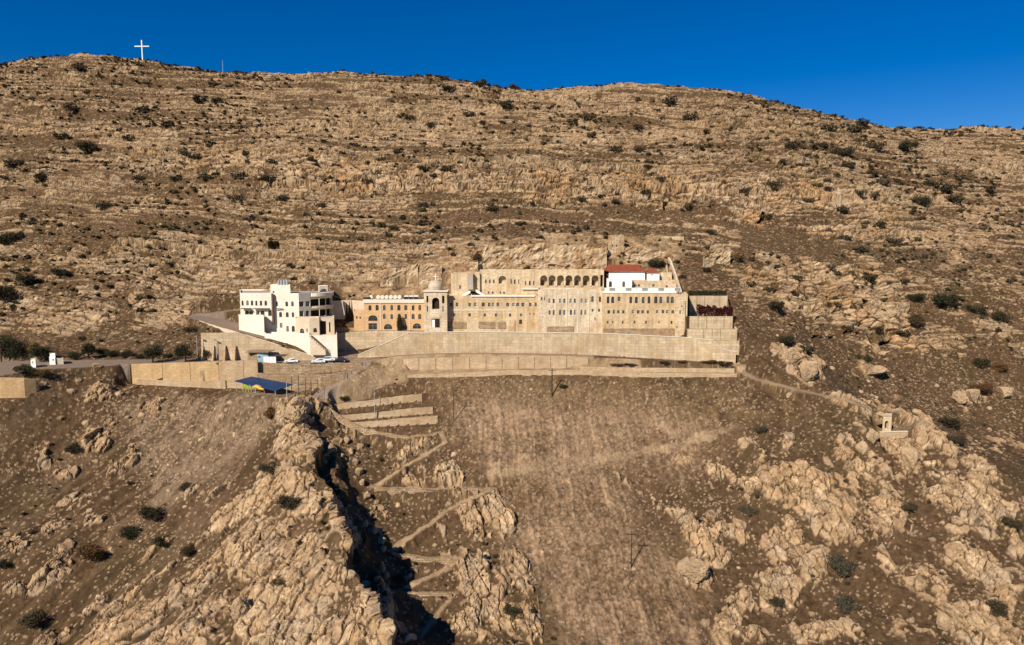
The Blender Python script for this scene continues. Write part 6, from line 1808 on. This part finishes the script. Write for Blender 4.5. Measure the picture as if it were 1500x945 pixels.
# hedge, climber
def thicket(name, label, cat, u0, u1, vt, vb, Y, dep, mat, n, leaf, seed, lump=.5):
    a, b = P(u0, vb, Y), P(u1, vb, Y); zt = P(u0, vt, Y)[2]
    r = np.random.default_rng(seed); vv = []; ff = []
    for i in range(n):
        f = r.random(); x = a[0] + (b[0] - a[0]) * f; y = Y + dep * (r.random() - .3)
        top = zt - a[2]; top *= 1 - lump * (.5 + .5 * float(vnoise(np.array([x * .45]), np.array([seed * 3.1]), seed)[0]) + .25 * float(vnoise(np.array([x * 1.6]), np.array([seed * 1.3]), seed)[0]))
        z = a[2] + top * r.random() ** .7
        c = np.array((x, y, z)); q = r.normal(size=3); q /= np.linalg.norm(q); w2 = np.cross(q, r.normal(size=3)); w2 /= np.linalg.norm(w2)
        s = leaf * (.6 + .8 * r.random()); o = len(vv)
        vv += [tuple(c + q * s), tuple(c + w2 * s * .6), tuple(c - q * s), tuple(c - w2 * s * .6)]; ff.append((o, o + 1, o + 2, o + 3))
    mb = MB(); mb.add(vv, ff); o = mb.build(name, LM[mat], None, ((a + b) / 2))
    return tag(o, label, cat)


thicket('hedge', 'clipped dark green hedge on the uppermost terrace', 'hedge', 1009, 1064, 425.5, 434.5, 241.4, 1.6, 'green', 2600, .22, 3, .12)
thicket('climber', 'dark red flowering climber hanging over the middle terrace', 'climber', 1021, 1073, 445.5, 464.5, 232, 2.2, 'red', 3600, .26, 4, .38)


# trees
def tree(u, vb, hpx, rpx, mat, label, seed, name='tree', tall=1.0, pos=None):
    h = hit(u, vb) if pos is None else pos
    H_ = hpx * h[1] / 1000; rad = rpx * h[1] / 1000
    t = thing(name, label, 'tree', h)
    r = np.random.default_rng(seed)
    lob = []
    for k in range(11):
        a = r.random() * 6.28; f = r.random()
        lob.append((rad * .75 * math.cos(a) * math.sin(math.pi * (.2 + .75 * f)), rad * .7 * math.sin(a), H_ * (.32 + .5 * f), rad * (.45 + .3 * r.random())))
    mb = MB()
    mb.tube([(0, 0, -.6), (.05, 0, H_ * .3), (.1, .05, H_ * .6)], [.26, .2, .1], 7)
    for l in lob[:6]: mb.tube([(.05, 0, H_ * .28), (l[0] * .5, l[1] * .5, H_ * .3 + (l[2] - H_ * .3) * .6), (l[0], l[1], l[2])], [.13, .08, .03], 5)
    mb.build('trunk', BARK, t, origin=(0, 0, 0))
    vv, ff = leaf_cloud(3000, lob, .19, seed, .95)
    MB().add(vv, ff).build('crown', LM[mat], t, origin=(0, 0, 0))
    return t


tree(224, 531, 31, 12, 'green', 'dark evergreen tree at the left end of the parking strip', 21)
tree(272, 530, 27, 12, 'green', 'dark evergreen tree between the lamp post and the buttressed wall', 22)
tree(60, 530, 24, 11, 'green', 'dark tree behind the white structure on the left', 23)
tree(22, 528, 34, 16, 'green', 'dark tree left of the white structure, by the left road', 24)
tree(2, 530, 44, 18, 'green', 'tallest dark tree at the left picture edge', 25)
tree(130, 524, 22, 8, 'olive', 'slim olive tree right of the white kiosk', 26)
tree(50, 522, 16, 8, 'gold', 'small yellowing tree between the dark trees on the left', 27)
# cypress
c = P(585.3, 486, 239.3); t = thing('cypress', 'slim dark cypress in front of the orange building', 'tree', c)
Hc = P(585, 459.5, 239.3)[2] - c[2]
mb = MB(); mb.tube([(0, 0, -1), (0, 0, Hc * .4)], [.14, .08], 6); mb.build('trunk', BARK, t, origin=(0, 0, 0))
lob = [(0, 0, Hc * f, .95 * math.sin(math.pi * (.12 + .86 * f)) ** .6 + .1) for f in np.linspace(.1, .92, 10)]
vv, ff = leaf_cloud(3000, lob, .15, 8, .9); MB().add(vv, ff).build('crown', LM['green'], t, origin=(0, 0, 0))
# dead tree by the garden walls
h = hit(552, 614); t = thing('bare_tree', 'leafless crooked little tree among the sandy garden walls', 'tree', h)
mb = MB(); mb.tube([(0, 0, -.4), (.3, 0, 2.2), (1.0, .1, 3.6), (1.3, 0, 6.2), (1.8, 0, 7.6)], [.16, .14, .1, .07, .03], 6); mb.build('trunk', BARK, t, origin=(0, 0, 0))
mb = MB()
for k in range(7): mb.tube([(1.3, 0, 5.6 + .2 * k), (1.3 + random.uniform(-1, 1), random.uniform(-.6, .6), 6.6 + random.uniform(0, 1.2))], [.04, .015], 4)
mb.build('crown', BARK, t, origin=(0, 0, 0))

# ------------------------------------------------------------------ boulders
from mathutils import noise as mnoise
rockmat = wall_material('boulder_stone', (0.43, 0.30, 0.175), bw=30, bh=30, var=0.02, stain=0.55, mortar=0.0, bump=.9, stain_col=(0.24, 0.17, 0.10))


def boulder_mesh(seed):
    bm = bmesh.new(); bmesh.ops.create_icosphere(bm, subdivisions=5, radius=1)
    r = np.random.default_rng(seed)
    pl = [(lambda d_: d_ / np.linalg.norm(d_))(r.normal(size=3)) for _ in range(9)]; of = r.uniform(.50, .88, 9)
    off = Vector(r.uniform(-50, 50, 3))
    for v in bm.verts:
        c = np.array(v.co)
        for n_, k in zip(pl, of):
            d_ = c @ n_ - k
            if d_ > 0: c = c - n_ * d_ * .95
        q = Vector(c)
        f = .16 * mnoise.noise(q * 1.6 + off) + .10 * mnoise.noise(q * 3.7 + off) + .05 * mnoise.noise(q * 8 + off) + .03 * mnoise.noise(q * 17 + off)
        cr_ = abs(mnoise.noise(q * 1.9 + off * 2)); cr2 = abs(mnoise.noise(Vector((q.x * 1.2, q.y * 1.2, q.z * 3.5)) + off))
        f -= .16 * max(0, 1 - cr_ / .06) + .10 * max(0, 1 - cr2 / .05)
        v.co = c * (1 + f)
    me = bpy.data.meshes.new('boulder'); bm.to_mesh(me); bm.free(); me.materials.append(rockmat); me.shade_flat()
    return me


BM = [boulder_mesh(k) for k in range(6)]


def boulder(u, v, rx, rz, label, k, group=None, ry=None):
    h = hit(u, v + rz * .6)
    s = h[1] / 1000
    o = bpy.data.objects.new('boulder', BM[k % 6]); COL.objects.link(o)
    o.location = tuple(Vector(h) + Vector((0, 0, rz * s * .35))); o.scale = (rx * s, (ry or rx) * s, rz * s); o.rotation_euler = (random.uniform(-.2, .2), random.uniform(-.2, .2), random.uniform(0, 6))
    return tag(o, label, 'boulder', group)


boulder(1183, 542, 15, 20, 'tall upright boulder below the green bush on the right', 0)
boulder(1162, 520, 13, 16, 'boulder leaning on the tall upright one', 1)
boulder(1405, 580, 11, 11, 'left of two rounded boulders on the right soil slope', 2)
boulder(1424, 578, 11, 15, 'taller right one of two boulders on the soil slope', 3)
boulder(1474, 573, 13, 12, 'lumpy boulder near the right edge of the soil slope', 4)
boulder(1280, 543, 20, 8, 'flat slab boulder on the right soil slope', 5)
boulder(1155, 578, 5, 5, 'small pale boulder beside the right track', 1)
boulder(1332, 668, 14, 20, 'big smooth boulder below the chapel terrace', 3)
boulder(1262, 655, 10, 11, 'round boulder left of the chapel terrace', 2)
boulder(1278, 640, 9, 13, 'narrow boulder pressed against the chapel terrace', 5)
boulder(1016, 832, 24, 16, 'pale smooth boulder at the right edge of the ploughed field', 4)
boulder(1385, 910, 12, 15, 'boulder with a dark hollow in the lower right foreground', 0)
boulder(432, 606, 17, 15, 'great rounded rock crowning the left spur below the shelter', 2, ry=15)
boulder(436, 589, 11, 8, 'smaller rock behind the crowning rock of the spur', 4)
boulder(354, 888, 16, 22, 'pale smooth slab boulder low on the left spur', 1)
boulder(140, 536, 5, 4, 'left of two boulders by the road edge on the left', 3)
boulder(146, 538, 4, 3.6, 'right of two boulders by the road edge on the left', 5)
boulder(928.5, 833, 3, 2.6, 'tiny pale stone at the foot of the lower utility pole', 2)
for i, (u, v) in enumerate(((508, 645), (515, 660), (521, 675), (526, 690), (531, 706), (537, 726), (541, 754), (536, 766), (549, 777), (560, 791), (562, 803), (559, 828), (566, 842), (553, 848), (560, 832))):
    boulder(u, v, random.uniform(4.5, 7), random.uniform(4.5, 7.5), 'pale boulder in the row lining the shadowed gully', i, 'boulders lining the gully')
